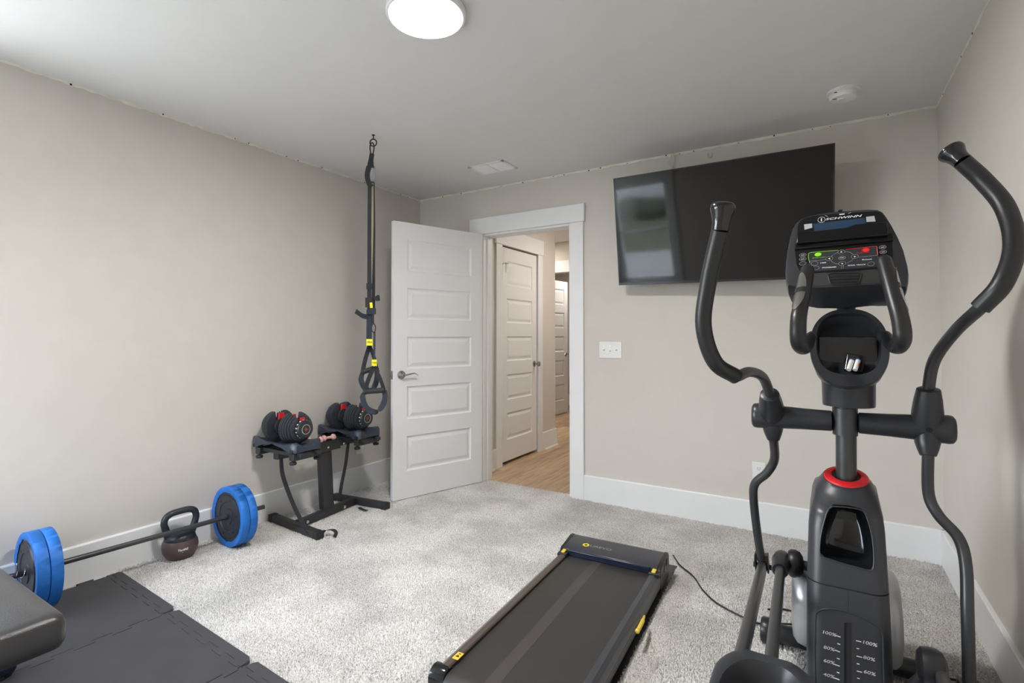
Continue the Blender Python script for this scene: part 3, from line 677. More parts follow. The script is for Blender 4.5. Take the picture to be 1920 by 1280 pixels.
S2 = [on(653, 830, (1, 0, 0), (-2.79, 0, 0)), on(648, 870, (1, 0, 0), (-2.79, 0, 0)), on(641, 905, (1, 0, 0), (-2.79, 0, 0)), on(636, 938, (1, 0, 0), (-2.80, 0, 0))]
strap('strap', S2, .022, [A([.9, .3, 0]), A([.3, .9, 0]), A([.6, .7, 0]), A([.9, .3, 0])], WEBB, rk)
strap('strap', [on(673, 951, (0, 0, 1), (0, 0, .02)), on(681, 955, (0, 0, 1), (0, 0, .012)), on(688, 957, (0, 0, 1), (0, 0, .016))], .022, (.2, 1, 0), WEBB, rk)

# adjustable dumbbell (local: axis along X, base of tray at z=0) -------------------------------------------------
def make_tray():
    t = root('dumbbell_cradle', (0, 0, 0), 'dark curved cradle tray on the dumbbell rack holding the nearer adjustable dumbbell', 'dumbbell cradle', 'dumbbell cradles')
    # side profile across y, extruded along x in lofted stations; arch cut below, raised lips at both ends
    R = []
    for x, zt, wd in ((-.215, .050, .085), (-.205, .066, .098), (-.165, .062, .105), (-.10, .048, .105), (0, .044, .100), (.10, .048, .105), (.165, .058, .105), (.195, .064, .098), (.215, .050, .085)):
        zb = .003 + .036 * max(0, 1 - (x / .16) ** 2)
        R.append([A([x, -wd, zb]), A([x, -wd, zt - .008]), A([x, -wd + .010, zt]), A([x, -wd * .72, zt]), A([x, -wd * .45, zt - .018]), A([x, 0, zt - .024]), A([x, wd * .45, zt - .018]), A([x, wd * .72, zt]), A([x, wd - .010, zt]), A([x, wd, zt - .008]), A([x, wd, zb]), A([x, 0, zb + .004])])
    mk('cradle_body', loft(R), mat_navy, t, ang=45)
    mk('cradle_foot', [box(sx * .17 - .028, sx * .17 + .028, sy * .085 - .018, sy * .085 + .018, 0, .022) for sx in (-1, 1) for sy in (-1, 1)], BLKP, t, bevel=.004)['kind'] = 'stuff'
    return t
mat_navy = mat('blue_black_plastic', (.032, .042, .066), .34, bump=.05, bscale=900, bdist=.0002)
NAVPL = mat('dumbbell_plate_urethane', (.024, .028, .040), .40, spec=.6)
def make_dumbbell():
    d = root('adjustable_dumbbell', (0, 0, 0), 'adjustable dumbbell with red selectors in the nearer cradle on the rack', 'dumbbell', 'adjustable dumbbells')
    zc = .125
    mk('handle', [cyl((-.062, 0, zc), (.062, 0, zc), .0155), lathe([(.0155, -.002), (.022, 0), (.022, .006), (.0155, .008)], (-.062, 0, zc), (1, 0, 0)), lathe([(.0155, -.002), (.022, 0), (.022, .006), (.0155, .008)], (.056, 0, zc), (1, 0, 0))], CHROME, d)
    for s in (-1, 1):
        for k in range(6):
            x = s * (.060 + k * .0152); R = .103 - (0, 0, .003, .008, .015, .024)[k]; th = .0132
            P = []
            for i in range(41):
                a = (90 + 24 + i * (360 - 48) / 40) * D2R; rr = R * (1 if abs(math.sin(a)) < .93 or math.sin(a) > 0 else .985)
                P.append((rr * math.cos(a), rr * math.sin(a)))
            P += [(.030, .010), (.022, -.012), (0, -.020), (-.022, -.012), (-.030, .010)]
            rings = []
            for dx, g in ((0, .93), (s * .0035, 1), (s * (th - .0035), 1), (s * th, .93)):
                rings.append([A([x + dx, p[0] * g, zc + p[1] * g]) for p in P])
            mk('weight_plate', loft(rings), NAVPL, d, ang=40)
        mk('selector_housing', [lathe([(.001, 0), (.046, 0), (.048, .004), (.048, .010), (.001, .012)], (s * .048, 0, zc), (s, 0, 0), 36), cyl((s * .052, 0, zc), (s * .158, 0, zc), .030, n=24)], MATTE, d)
        tag(mk('selector', [prism([(s * .052, -.024, zc + .030), (s * .052, .024, zc + .030), (s * .052, .018, zc + .082), (s * .052, -.018, zc + .082)], (s * .012, 0, 0)), prism([(s * .143, -.020, zc + .028), (s * .143, .020, zc + .028), (s * .143, .014, zc + .070), (s * .143, -.014, zc + .070)], (s * .012, 0, 0))], REDM, d, bevel=.002), 'red plastic selector tabs')['kind'] = 'stuff'
        dl = mk('dial', lathe([(.001, 0), (.050, 0), (.054, .004), (.056, .012), (.055, .024), (.051, .030), (.044, .032), (.001, .032)], (s * .154, 0, zc), (s, 0, 0), 44), CHAR, d)
        mk('dial_ring', lathe([(.0265, .0318), (.0300, .0318), (.0300, .0328), (.0265, .0328), (.0265, .0318)], (s * .154, 0, zc), (s, 0, 0), 40, cap=False), GPRINT, dl)
        mk('emblem', lathe([(.001, .0318), (.012, .0318), (.012, .0330), (.001, .0332)], (s * .154, 0, zc), (s, 0, 0), 4), mat_red_dull, dl)
        N = []
        for k in range(15):
            a = k * 24 * D2R; c = A([s * .167, math.cos(a) * .0562, zc + math.sin(a) * .0562]); t_ = A([0, -math.sin(a), math.cos(a)]); o_ = A([0, math.cos(a), math.sin(a)])
            N.append(prism([c - t_ * .0035 - A([.006, 0, 0]), c + t_ * .0035 - A([.006, 0, 0]), c + t_ * .0030 + A([.006, 0, 0]), c - t_ * .0030 + A([.006, 0, 0])], o_ * .0007))
        mk('dial_mark', N, WPRINT, dl)['kind'] = 'stuff'
    return d
mat_red_dull = mat('dull_red_print', (.35, .05, .03), .5)
ct = make_tray(); db = make_dumbbell()
ct2 = copy_tree(ct); db2 = copy_tree(db)
ct2['label'] = 'dark curved cradle tray on the rack holding the farther adjustable dumbbell'
db2['label'] = 'adjustable dumbbell in the farther cradle, under the suspension trainer handle'
for (a, b), (x, y) in (((ct, db), (-2.858, 2.02)), ((ct2, db2), (-2.858, 2.515))):
    a.location = (x, y, .503); b.location = (x, y, .508)
# two tiny pink dumbbells on the bracket plate
def pinkbell(c, ang, label):
    c = A(c, float); d = A([math.cos(ang), math.sin(ang), 0])
    o = root('pink_dumbbell', c - A([0, 0, .019]), label, 'dumbbell', 'tiny pink dumbbells')
    mk('head', lathe([(.001, -.048), (.016, -.047), (.021, -.040), (.021, -.030), (.012, -.020), (.001, -.021)], c, d, 18), PINK, o)
    mk('head', lathe([(.001, .048), (.016, .047), (.021, .040), (.021, .030), (.012, .020), (.001, .021)], c, d, 18), PINK, o)
    mk('grip', cyl(c - d * .03, c + d * .03, .0095, n=16), PINK, o)
pinkbell((-2.868, 2.24, .509), 1.15, 'tiny pink dumbbell on the rack bracket, nearer of the pair')
pinkbell((-2.864, 2.345, .509), 1.45, 'tiny pink dumbbell on the rack bracket, farther of the pair')

# ------------------------------------------------------------------ suspension trainer hung from a ceiling hook
SD = 3.143
def sp(x, y, dd=0): return at(x, y, SD + dd)
side = CR.copy()
st = root('suspension_trainer', sp(700, 256), 'black suspension trainer straps with yellow tags hanging from a ceiling hook', 'suspension trainer')
top = A([*sp(700, 255)[:2], ZC])
mk('ceiling_hook', [lathe([(.001, 0), (.010, 0), (.009, -.004), (.001, -.005)], top, (0, 0, 1), 16), cyl(top, top - A([0, 0, .03]), .0035, n=10), ring_tube([top - A([0, 0, .048]) + side * .020 * math.cos(t) + A([0, 0, .022]) * math.sin(t) for t in np.linspace(0, 2 * math.pi, 20, endpoint=False)], .0040, 8, CF)], MATTE, st)
cz = sp(697.5, 279); mk('carabiner', ring_tube([cz + side * (.012 + .003 * math.sin(t)) * math.cos(t) + A([0, 0, .038]) * math.sin(t) for t in np.linspace(0, 2 * math.pi, 24, endpoint=False)], .0042, 8, CF), MATTE, st)
def SB(name, pts, w, m=WEBB, th=.0025, sd=None, k=5): return strap(name, [sp(*p) for p in pts], w, sd if sd is not None else side, m, st, th, k)
SB('anchor_sleeve', [(697.5, 288), (696, 298), (695, 308), (695, 314)], [.026, .026, .036, .040], th=.012)
SB('anchor_loop', [(692, 312), (689, 324), (689, 334), (692, 344), (696, 350)], .030, th=.008)
SB('anchor_loop', [(701, 312, .01), (701.5, 324, .01), (700, 338, .01)], .014, mat('grey_braid', (.22, .22, .23), .8), th=.005)
mk('locking_loop', tube([sp(696, 341.5), sp(701, 341.5)], .004, 8), MATTE, st)
SB('main_strap', [(693.3, 340), (692.8, 420), (692.5, 500), (692.5, 580)], [.024, .024, .025, .027], WEBB)
SB('main_strap', [(701.5, 342, .012), (702, 420, .012), (701, 500, .012), (700, 575, .012), (700, 588, .012)], [.006, .010, .016, .022, .026], WEBB)
SB('strap_lining', [(698.8, 346, .02), (698.6, 420, .02), (697.5, 490, .02)], [.016, .014, .008], TAN)
SB('lower_strap', [(692.5, 580), (692.5, 600), (692, 636)], .034, NAVY)
SB('strap_keeper', [(693, 531), (693, 542)], .038, th=.008)
SB('cam_buckle', [(692, 558), (692, 568), (692, 576)], .044, BLKP, th=.012)
SB('strap_keeper', [(697, 578, -.005), (697, 589, -.005)], .048, NAVY, th=.014)
SB('buckle_tag', [(695.5, 567, -.012), (696.5, 577, -.012)], .016, YEL, th=.003)
strap('strap_tail', [sp(703, 561), sp(709, 556, -.01), sp(711, 560, -.03), sp(704, 561, -.03)], .022, A([0, 0, 1.]), WEBB, st, .003)
strap('strap_tail', [sp(691, 594), sp(680, 592, -.03), sp(671, 586, -.06), sp(667, 583, -.07)], .030, A([-.2, 0, 1.]), NAVY, st, .003)
mk('small_clip', [ring_tube([sp(700.5, 615, -.01) + side * .012 * math.cos(t) + A([0, 0, .026]) * math.sin(t) for t in np.linspace(0, 2 * math.pi, 16, endpoint=False)], .003, 6, CF), tube([sp(699, 588, -.01), sp(699, 607, -.01)], .008, 8)], MATTE, st)
SB('handle_strap', [(702, 622, -.01), (702, 650, -.01), (701.5, 674, -.01)], .012, NAVY)
SB('yellow_tag', [(693, 635.5, -.012), (693, 647.5, -.012)], .037, YEL, th=.006)
SB('yellow_tag', [(702, 674, -.02), (702, 686.5, -.02)], .030, YEL, th=.006)
for (x, y, sz) in ((693, 641.5, .017), (702, 680, .013)):
    text('lettering', 'TRX', sz, sp(x, y, -.0175 if x < 700 else -.0255), side, CU, HOLE, st, .0003)
# back handle, then front handle: sling webbing, foam grip, foot loop
def trx_handle(apex, gl, gr, loopL, loopB, dd, nm):
    SB('sling', [(*apex, dd), (gl[0] + .4 * (apex[0] - gl[0]), gl[1] + .5 * (apex[1] - gl[1]), dd), (*gl, dd)], .026, WEBB)
    SB('sling', [(*apex, dd), (gr[0] + .4 * (apex[0] - gr[0]), gr[1] + .5 * (apex[1] - gr[1]), dd), (*gr, dd)], .022, WEBB)
    a, b = sp(*gl, dd), sp(*gr, dd); e = nz(b - a)
    h = mk('handle_grip', [tube([a, b], .0160, 20), lathe([(.001, -.004), (.019, -.004), (.019, .006), (.001, .007)], a, e, 18), lathe([(.001, -.004), (.019, -.004), (.019, .006), (.001, .007)], b - e * .003, e, 18)], MATTE, st)
    strap('foot_loop', [sp(*gl, dd)] + [sp(*p, dd) for p in loopL] + [sp(*p, dd) for p in loopB] + [sp(*gr, dd)], [.030, .034, .036, .036, .034, .030], [A([.5, .1, .85])] + [A([.75, .3, .55])] * (len(loopL) + len(loopB)) + [A([.5, .1, .85])], NAVY, st, .003, 5)
trx_handle((693, 648), (680, 697), (706, 689), [(677, 712), (684, 727)], [(693, 731), (703, 722), (707, 706)], .03, 'b')
trx_handle((701.5, 687), (684, 734), (720, 731), [(680, 745), (687, 764)], [(703, 772), (716, 762), (722, 745)], -.03, 'f')

# ------------------------------------------------------------------ weight bench
bn = root('weight_bench', (-2.33, .43, 0), 'black vinyl padded weight bench end at lower left, over the foam mats', 'bench')
def slab(x0, x1, y0, y1, z0, z1, r, m, name, par):
    R = []
    for z, ins in ((z0, r * .8), (z0 + r * .25, r * .2), (z0 + r * .8, 0), (z1 - r, 0), (z1 - r * .45, r * .18), (z1 - r * .12, r * .55), (z1, r * 1.3)):
        R.append([A([x0 + ins + a, y0 + ins + b, z]) for a, b in [((x1 - x0 - 2 * ins) / 2 + p, (y1 - y0 - 2 * ins) / 2 + q) for p, q in rect(x1 - x0 - 2 * ins, y1 - y0 - 2 * ins, .03, 5)]])
    R.append([p * A([1, 1, 1]) for p in R[-1]]); c = A([(x0 + x1) / 2, (y0 + y1) / 2, z1 + .002]); R[-1] = [c + (p - c) * A([.4, .4, 0]) + A([0, 0, 0]) for p in R[-1]]
    return mk(name, loft(R), m, par, ang=60)
slab(-2.92, -1.745, .27, .572, .355, .452, .03, LEATH, 'pad', bn)
mk('frame_beam', beam((-2.85, .42, .325), (-1.95, .42, .325), .06, .05), RACKM, bn)
for x, nm in ((-2.43, 0), (-2.02, 1)): pass
mk('leg', beam((-2.43, .42, .30), (-2.43, .42, .05), .06, .05, up=(1, 0, 0)), RACKM, bn)
mk('leg', beam((-2.80, .42, .30), (-2.85, .42, .05), .06, .05, up=(1, 0, 0)), RACKM, bn)
fo = mk('foot', beam((-2.435, .17, .040), (-2.435, .61, .040), .055, .05), RACKM, bn)
mk('end_cap', [lathe([(.001, .045), (.020, .043), (.031, .032), (.034, .015), (.034, 0), (.001, 0)], (-2.435, .600, .046), (0, 1, 0), 24)], NAVP, fo)
mk('foot', beam((-2.86, .20, .040), (-2.86, .62, .040), .055, .05), RACKM, bn)
mk('under_plate', box(-2.5, -1.95, .33, .51, .348, .357), RACKM, bn)

# ------------------------------------------------------------------ walking treadmill (local u right, v forward, origin at the hood's front centre)
TA = 2.5 * D2R
XF = (A([[math.cos(TA), -math.sin(TA), 0], [math.sin(TA), math.cos(TA), 0], [0, 0, 1]]), A([-.917, 2.60, 0.]))
def inv(p): return XF[0].T @ (A(p, float) - XF[1])
tmm = mk('equipment_mat', box(-.262, .264, -1.36, .155, .0, .005), mat('smooth_black_mat', (.025, .027, .032), .38), None, bevel=.001)
tag(tmm, 'thin black equipment mat under the walking treadmill, edge showing at right', 'mat')
tm = root('walking_treadmill', (0, -.64, .005), 'low black walking treadmill with yellow latches, its warm grey belt toward camera', 'treadmill')
Z0 = .005
mk('belt', sweep([A([0, v, z + .001]) for v, z in [(-.10, .084), (-1.215, .084), (-1.238, .080), (-1.252, .068), (-1.256, .055), (-1.248, .040), (-1.225, .030), (-.10, .030)]], rect(.408, .003), (1, 0, 0)) if 0 else
   loft([[A([-.204, v, z]), A([.204, v, z]), A([.204, v2, z2]), A([-.204, v2, z2])] for (v, z), (v2, z2) in zip([(-.10, .086), (-1.215, .086), (-1.238, .083), (-1.256, .072), (-1.262, .057), (-1.254, .040), (-1.225, .030), (-.10, .030)], [(-.10, .083), (-1.213, .083), (-1.234, .080), (-1.251, .070), (-1.257, .057), (-1.250, .043), (-1.223, .033), (-.10, .033)])]), BELT, tm)
tag(mk('belt_wear_stripe', [box(-.075, -.028, -1.21, -.13, .0860, .0864)], SCUFF, tm), 'paler worn stripe along the belt')
mk('belt_scratch', [prism([(a, b, .0861), (a + l, b + s, .0861), (a + l, b + s + .0016, .0861), (a, b + .0016, .0861)], (0, 0, .0003)) for a, b, l, s in ((-.19, -.80, .30, .035), (-.10, -.70, .22, .02), (.0, -.84, .2, .02), (.06, -.36, .02, .07), (-.17, -.47, .03, .06))], SCUFF, tm)['kind'] = 'stuff'
for s in (-1, 1):
    pr = [(s * .207, .060), (s * .207, .094), (s * .212, .098), (s * .232, .099), (s * .247, .090), (s * .254, .072), (s * .254, .066), (s * .251, .064), (s * .254, .062), (s * .252, .030), (s * .246, .022), (s * .215, .022)]
    mk('side_rail', loft([[A([u, v, z]) for u, z in pr] for v in (-1.215, -.16)]), TDECK if s > 0 else WSHEEN, tm, ang=25)
    mk('rear_cap', lathe([(.001, -.030), (.034, -.030), (.038, -.026), (.038, .022), (.034, .030), (.001, .031)], (s * .236, -1.222, .060), (1, 0, 0), 32), GLOSS, tm)
    mk('cap_screw', [cyl((s * .236, -1.2605, .056), (s * .236, -1.258, .056), .005, n=12)], HOLE, tm)
    mk('rear_foot', prism([(s * .262, -1.245, .006), (s * .262, -1.10, .006), (s * .262, -1.13, .050), (s * .262, -1.235, .050)], (-s * .02, 0, 0)), MATTE, tm, bevel=.003)
    bk = mk('latch_block', sweep([A([s * .228, -.215, .094]), A([s * .228, -.165, .094])], rect(.050, .022, .008, 4), (0, 0, 1)), BLKP, tm, bevel=.003)
    tag(mk('yellow_latch', sweep([A([s * .226, -.208, .106]), A([s * .226, -.178, .110])], rect(.019, .006, .0028, 3), (0, 0, 1)), YELP, tm, bevel=.002), 'yellow latch button')
mk('rear_roller', cyl((-.20, -1.216, .058), (.20, -1.216, .058), .024), STEEL, tm)
mk('deck', box(-.206, .206, -1.20, -.02, .036, .080), MATTE, tm)
mk('underframe', [box(-.215, .215, -1.15, -.05, .012, .034)], MATTE, tm)
# motor hood
pr = [(-.178, .088), (-.176, .116), (-.170, .119), (-.110, .125), (-.040, .134), (-.020, .133), (-.006, .122), (.0, .100), (.0, .030), (-.006, .014), (-.12, .012), (-.178, .020)]
hood = mk('motor_hood', loft([[A([u, v, z]) for v, z in pr] for u in (-.236, .236)]), TDECK, tm, bevel=.002, ang=28)
mk('hood_edge_panel', [box(-.204, .204, -.187, -.174, .087, .1165)], NAVP, tm, bevel=.004, seg=3)
for s in (-1, 1):
    ce = [(-.186, .030), (-.190, .060), (-.184, .100), (-.165, .116), (-.105, .125), (-.040, .1365), (-.014, .134), (.002, .118), (.006, .08), (.004, .03), (-.02, .010), (-.10, .003 + .003), (-.16, .010)]
    mk('hood_end_cap', prism([(s * .234, v, z) for v, z in ce], (s * .020, 0, 0)), BLKP, tm, bevel=.004, seg=3)
mk('end_slot', [box(.2535, .2548, -.115, -.102, .075, .118), box(.2535, .2548, -.075, -.045, .090, .120)], HOLE, tm)['kind'] = 'stuff'
tag(mk('warning_label', [box(.236 - .012 - .45, .236 + .012 - .45, -1.175, -1.135, .0985, .0997)], YELP, tm), 'yellow warning sticker'); XFk = XF
WLc = [o for o in COL.objects if o.name.startswith('warning_label')][0]
mk('warning_mark', [prism([(-.222, -1.162, .0997), (-.206, -1.162, .0997), (-.214, -1.150, .0997)], (0, 0, .0003)), box(-.218, -.209, -1.146, -1.142, .0997, .1000)], HOLE, WLc)['kind'] = 'stuff'
nv = nz(A([0, .066, .011])); nx = A([1, 0, 0])
def hz_(v): return (.119 + (v + .170) * .1 if v < -.110 else .125 + (v + .110) * .009 / .07) + .0008
hdy = nz(A([0, .13, .022]))
text('lettering', 'UREVO', .026, (-.060, -.108, hz_(-.108)), (1, 0, 0), (0, 1, 0), GPRINT, tm, .0002, 0, lambda v: A([v[0], v[1], hz_(v[1]) + .0006]), bold=.0002, sx=1.35)
lg = [A([-.138 + .017 * math.cos(k * math.pi / 3 + .5) * 1.1, -.108 + .017 * math.sin(k * math.pi / 3 + .5), 0]) for k in range(6)]
li = [A([-.138 + .009 * math.cos(k * math.pi / 3 + .5) * 1.1, -.108 + .009 * math.sin(k * math.pi / 3 + .5), 0]) for k in range(6)]
for q in lg + li: q[2] = hz_(q[1])
mk('emblem', ([tuple(p) for p in lg + li], [(i, (i+1) % 6, 6 + (i+1) % 6, 6 + i) for i in range(6)]), YEL, tm, flat=True)
XF = None
yp = on(1198, 1172, (1, 0, 0), (-.612, 0, 0))
tag(mk('adjuster_lever', [tube(crv([on(1208, 1155, (1, 0, 0), (-.628, 0, 0)), on(1204, 1166, (1, 0, 0), (-.618, 0, 0)), on(1197, 1180, (1, 0, 0), (-.612, 0, 0)), on(1194, 1184, (1, 0, 0), (-.612, 0, 0))], 4), [.005]*3 + [.008]*7 + [.009]*2 + [.004], 14)], YELP, tm), 'yellow lever under the right rail')
# cords
CORD = mat('black_cord', (.012, .012, .012), .45)
def cord(name, pts, label, r=.0035, z=.012):
    P = [A([*on(x, y, (0, 0, 1), (0, 0, z))[:2], zz]) for x, y, zz in pts]
    return tag(mk(name, tube(crv(P, 8), r, 10), CORD), label, 'cord')
cord('power_cord', [(1262, 1054, .05), (1275, 1062, .02), (1300, 1080, .012), (1318, 1106, .012), (1345, 1131, .012), (1390, 1155, .012), (1421, 1168, .012), (1470, 1169, .012), (1503, 1171, .012), (1540, 1172, .012)], 'thin black power cord running from the treadmill hood across the carpet')
cord('power_cord', [(1440, 1142, .012), (1470, 1142, .012), (1500, 1149, .012), (1540, 1156, .012)], 'short black cord on the carpet behind the pedal arms, beside the silver cover', .004)
cord('power_cord', [(1730, 1262, .012), (1780, 1272, .012), (1800, 1276, .012), (1822, 1281, .012), (1850, 1296, .012)], 'short black cord on the carpet by the right elliptical arm', .004)

# ------------------------------------------------------------------ elliptical trainer
MX = .055; MY = 2.05; AZ = .9155
el = root('elliptical_trainer', (MX, 1.75, 0), 'large black elliptical trainer with long curved handles at right', 'elliptical trainer')
mk('mast', cyl((MX, MY, .60), (MX + .004, MY, 1.05), .0295, n=36), TUBEM, el)
mk('mast', cyl((MX + .005, 2.085, 1.05), (MX + .008, 2.045, 1.36), .026, n=24), MATTE, el)
mk('mast_sleeve', lathe([(.0305, 0), (.036, 0), (.036, .088), (.0305, .088)], (MX, MY, AZ - .042), (0, 0, 1), 32, cap=False), TUBEM, el)
# shroud
def yf(z): return 1.80 + (z - .1) * .2 if z < .66 else 1.912 + (z - .66) * (.070 / .075)
def wf(z): return float(np.interp(z, [.03, .1, .40, .60, .66, .70, .735], [.108, .108, .106, .100, .094, .084, .063]))
def ybk(z): return float(np.interp(z, [.03, .1, .45, .6, .7, .735], [2.42, 2.42, 2.36, 2.25, 2.14, 2.108]))
SXC = .050
def xc_(z): return SXC + max(0, z - .6) * .035
def ring(z, ins=0):
    w_ = wf(z) - ins; y0, y1 = yf(z) + ins, ybk(z) - ins; r = min(.045, w_ * .9, (y1 - y0) * .49)
    if z > .69: r = min(w_ * .97, (y1 - y0) * .49)
    tk = .34 * min(1, max(0, (z - .62) / .115))
    return [A([xc_(z) + a, (y0 + y1) / 2 + b, z + tk * b]) for a, b in rect(2 * w_, y1 - y0, r, 8)]
def front_y(x, z):
    w_ = wf(z); r = .045; d = abs(x - xc_(z)) - (w_ - r)
    return yf(z) if d <= 0 else yf(z) + r - math.sqrt(max(1e-9, r * r - min(d, r) ** 2))
zs_u = [.52 + i * .02 for i in range(8)] + [.67, .685, .70, .715, .728, .735]
# seam between upper and lower shroud: a gently sagging line
def seam(x): return .452 - .35 * 0 + (x - SXC) * 0.0
up_rings = [ring(z) for z in [.4425, .455, .48, .50] + zs_u] + [ring(.735, .010)]
up = mk('upper_shroud', loft(up_rings), CHARL, el, ang=50)
lo_rings = [ring(z) for z in [.03, .06, .10, .16, .22, .28, .34, .39, .42, .4385]]
low = mk('lower_shroud', loft(lo_rings), CHARL, el, ang=50)
mk('shroud_core', loft([ring(z, .004) for z in (.04, .3, .44, .60)]), MATTE, el)
tag(mk('collar_ring', [lathe([(.038, -.006), (.041, .008), (.050, .0085), (.061, .004), (.0645, -.003), (.063, -.012), (.040, -.012)], (MX + .0005, 2.046, .735), (0, -.32, 1), 56, cap=False)], REDM, el), 'bright red ring around the mast')
mk('collar_gap', lathe([(.001, -.008), (.039, -.008), (.039, -.002), (.001, -.002)], (MX, 2.046, .735), (0, -.32, 1), 32), HOLE, el)
# storage recess in the upper shroud
RC = [(1561, 949), (1590, 951), (1617, 957), (1626, 972), (1634, 1000), (1638, 1030), (1638, 1060), (1633, 1069), (1620, 1067), (1580, 1056), (1545, 1045), (1537, 1036), (1538, 1012), (1543, 985), (1552, 957)]
pl_n = nz([0, -1, .2]); pl_p = (SXC, 1.80, .1)
RCw = [on(x, y, pl_n, pl_p) for x, y in RC]
def rs(P, k, dy, dz=0):
    c = A(P).mean(0); return [c + (p - c) * A([k, 1, k]) + A([0, dy, dz]) for p in P]
fr = rs(RCw, 1, -.03); bk_ = rs(RCw, .97, .095)
cut(up, [loft([fr, bk_])])
coreo = [o for o in el.children if o.name.startswith('shroud_core')][0]; cut(coreo, [loft([fr, rs(RCw, 1.0, .11)])])
mk('storage_recess', loft([rs(RCw, .995, .0015), rs(RCw, .985, .010), rs(RCw, .94, .050), rs(RCw, .80, .080), rs(RCw, .5, .090)], False, True), GLOSS, el, ang=60)
mk('recess_lip', ring_tube([p + A([0, -.0005, 0]) for p in crv(RCw + [RCw[0]], 4)[:-1]], .0022, 8, (0, -1, .2)), CHARL, el)
# inset panel with the incline scale
def F(x, y, off=.0008):
    p = on(x, y, pl_n, pl_p); return A([p[0], front_y(p[0], p[2]) - off, p[2]])
PN = [(1529, 1300), (1528, 1250), (1528, 1200), (1529, 1160), (1533, 1147), (1545, 1142), (1565, 1142), (1592, 1148), (1620, 1159), (1642, 1172), (1652, 1182), (1656, 1200), (1657, 1250), (1659, 1300)]
mk('panel_ridge', tube(crv([F(x, y, 0) for x, y in PN], 5), .0028, 8), CHARL, el)
mk('centre_seam', tube([F(1589, 1108, 0), F(1590, 1146, 0)], .0014, 6), CHARL, el)
cut(low, [prism([on(x, y, pl_n, pl_p) + A([0, -.02, 0]) for x, y in ((1583, 1167), (1596, 1168), (1598, 1320), (1583, 1320))], (0, .05, 0))])
sl = [on(x, y, pl_n, pl_p) for x, y in ((1583, 1167), (1596, 1168), (1598, 1320), (1583, 1320))]
mk('adjustment_slot', loft([rs(sl, 1, .002), rs(sl, .99, .026)], False, True), HOLE, el, flat=True)
scl = mk('scale_mark', [prism([F(x0, y0, .0003), F(x1, y1, .0003), F(x1, y1 + 1.6, .0003), F(x0, y0 + 1.6, .0003)], (0, -.0006, 0)) for x0, y0, x1, y1 in
     ((1566, 1189.5, 1576, 1193), (1570, 1205, 1575.5, 1207), (1565, 1217, 1575, 1221), (1569, 1232.5, 1574.5, 1234.5), (1564.5, 1244, 1574.5, 1247.5), (1569, 1258.5, 1574, 1260.5), (1564, 1269.5, 1574, 1273),
      (1605, 1199.5, 1615, 1202), (1606, 1214, 1611, 1215), (1606, 1228.5, 1616.5, 1231), (1606.5, 1242.5, 1611.5, 1244), (1606.5, 1256.5, 1616.5, 1259), (1607, 1269.5, 1612, 1271))], WPRINT, el)
scl['kind'] = 'stuff'
for s_, x, y in (('100%', 1554, 1187), ('80%', 1554, 1215), ('60%', 1554, 1240), ('40%', 1554, 1266), ('100%', 1630, 1206), ('80%', 1629, 1234), ('60%', 1630, 1261), ('40%', 1630, 1288)):
    p = on(x, y, pl_n, pl_p)
    text('lettering', s_, .0125, p + A([0, -.001, 0]), (1, 0, 0), (0, .2, 1), WPRINT, el, .0002, .15, lambda v: A([v[0], front_y(v[0], v[2]) - .0008, v[2]]), bold=.0002, sx=1.35)
# silver side covers
for s in (-1, 1):
    mk('side_cover', lathe([(.001, .045), (.14, .045), (.156, .060), (.163, .085), (.162, .120), (.155, .145), (.138, .158), (.110, .162), (.05, .164), (.001, .164)], (SXC, 2.26, .215), (s, 0, 0), 64), SILV, el, ang=60)
KL = A([-.128, 2.13, .385]); KR = A([.238, 1.838, .290]); CH = A([0, 1.99, .335])
for K, s in ((KL, -1), (KR, 1)):
    c = A([SXC + s * .168, CH[1], CH[2]]); e = A([SXC + s * .168, K[1], K[2]])
    if s < 0: mk('crank_arm', cyl(K, A([SXC + .0, K[1], K[2]]), .016, n=20), MATTE, el)
    else: mk('crank_arm', tube(crv([K, K + A([-.03, .01, -.06]), A([.15, 1.92, .12]), A([.09, 1.95, .12])], 5), .016, 16), MATTE, el)
    mk('crank_knuckle', [lathe([(.001, -.004), (.040, -.003), (.047, .006), (.048, .020), (.042, .034), (.028, .043), (.001, .046)], K + A([s * -.012, 0, 0]), (-s, 0, 0), 40) if s < 0 else lathe([(.001, -.030), (.034, -.029), (.046, -.020), (.050, -.004), (.050, .012), (.044, .026), (.028, .034), (.001, .036)], K, (1, 0, 0), 40)], BLKP, el)
# bracket that carries the link tube at the left knuckle
kd_ = nz(A([-.115, 1.30, .405]) - KL)
mk('link_bracket', tube([KL + A([-.012, .02, .005]), KL + A([-.012, -.03, .012]), KL + kd_ * .10 + A([-.012, 0, 0])], [.026, .029, .025], 24), BLKP, el)
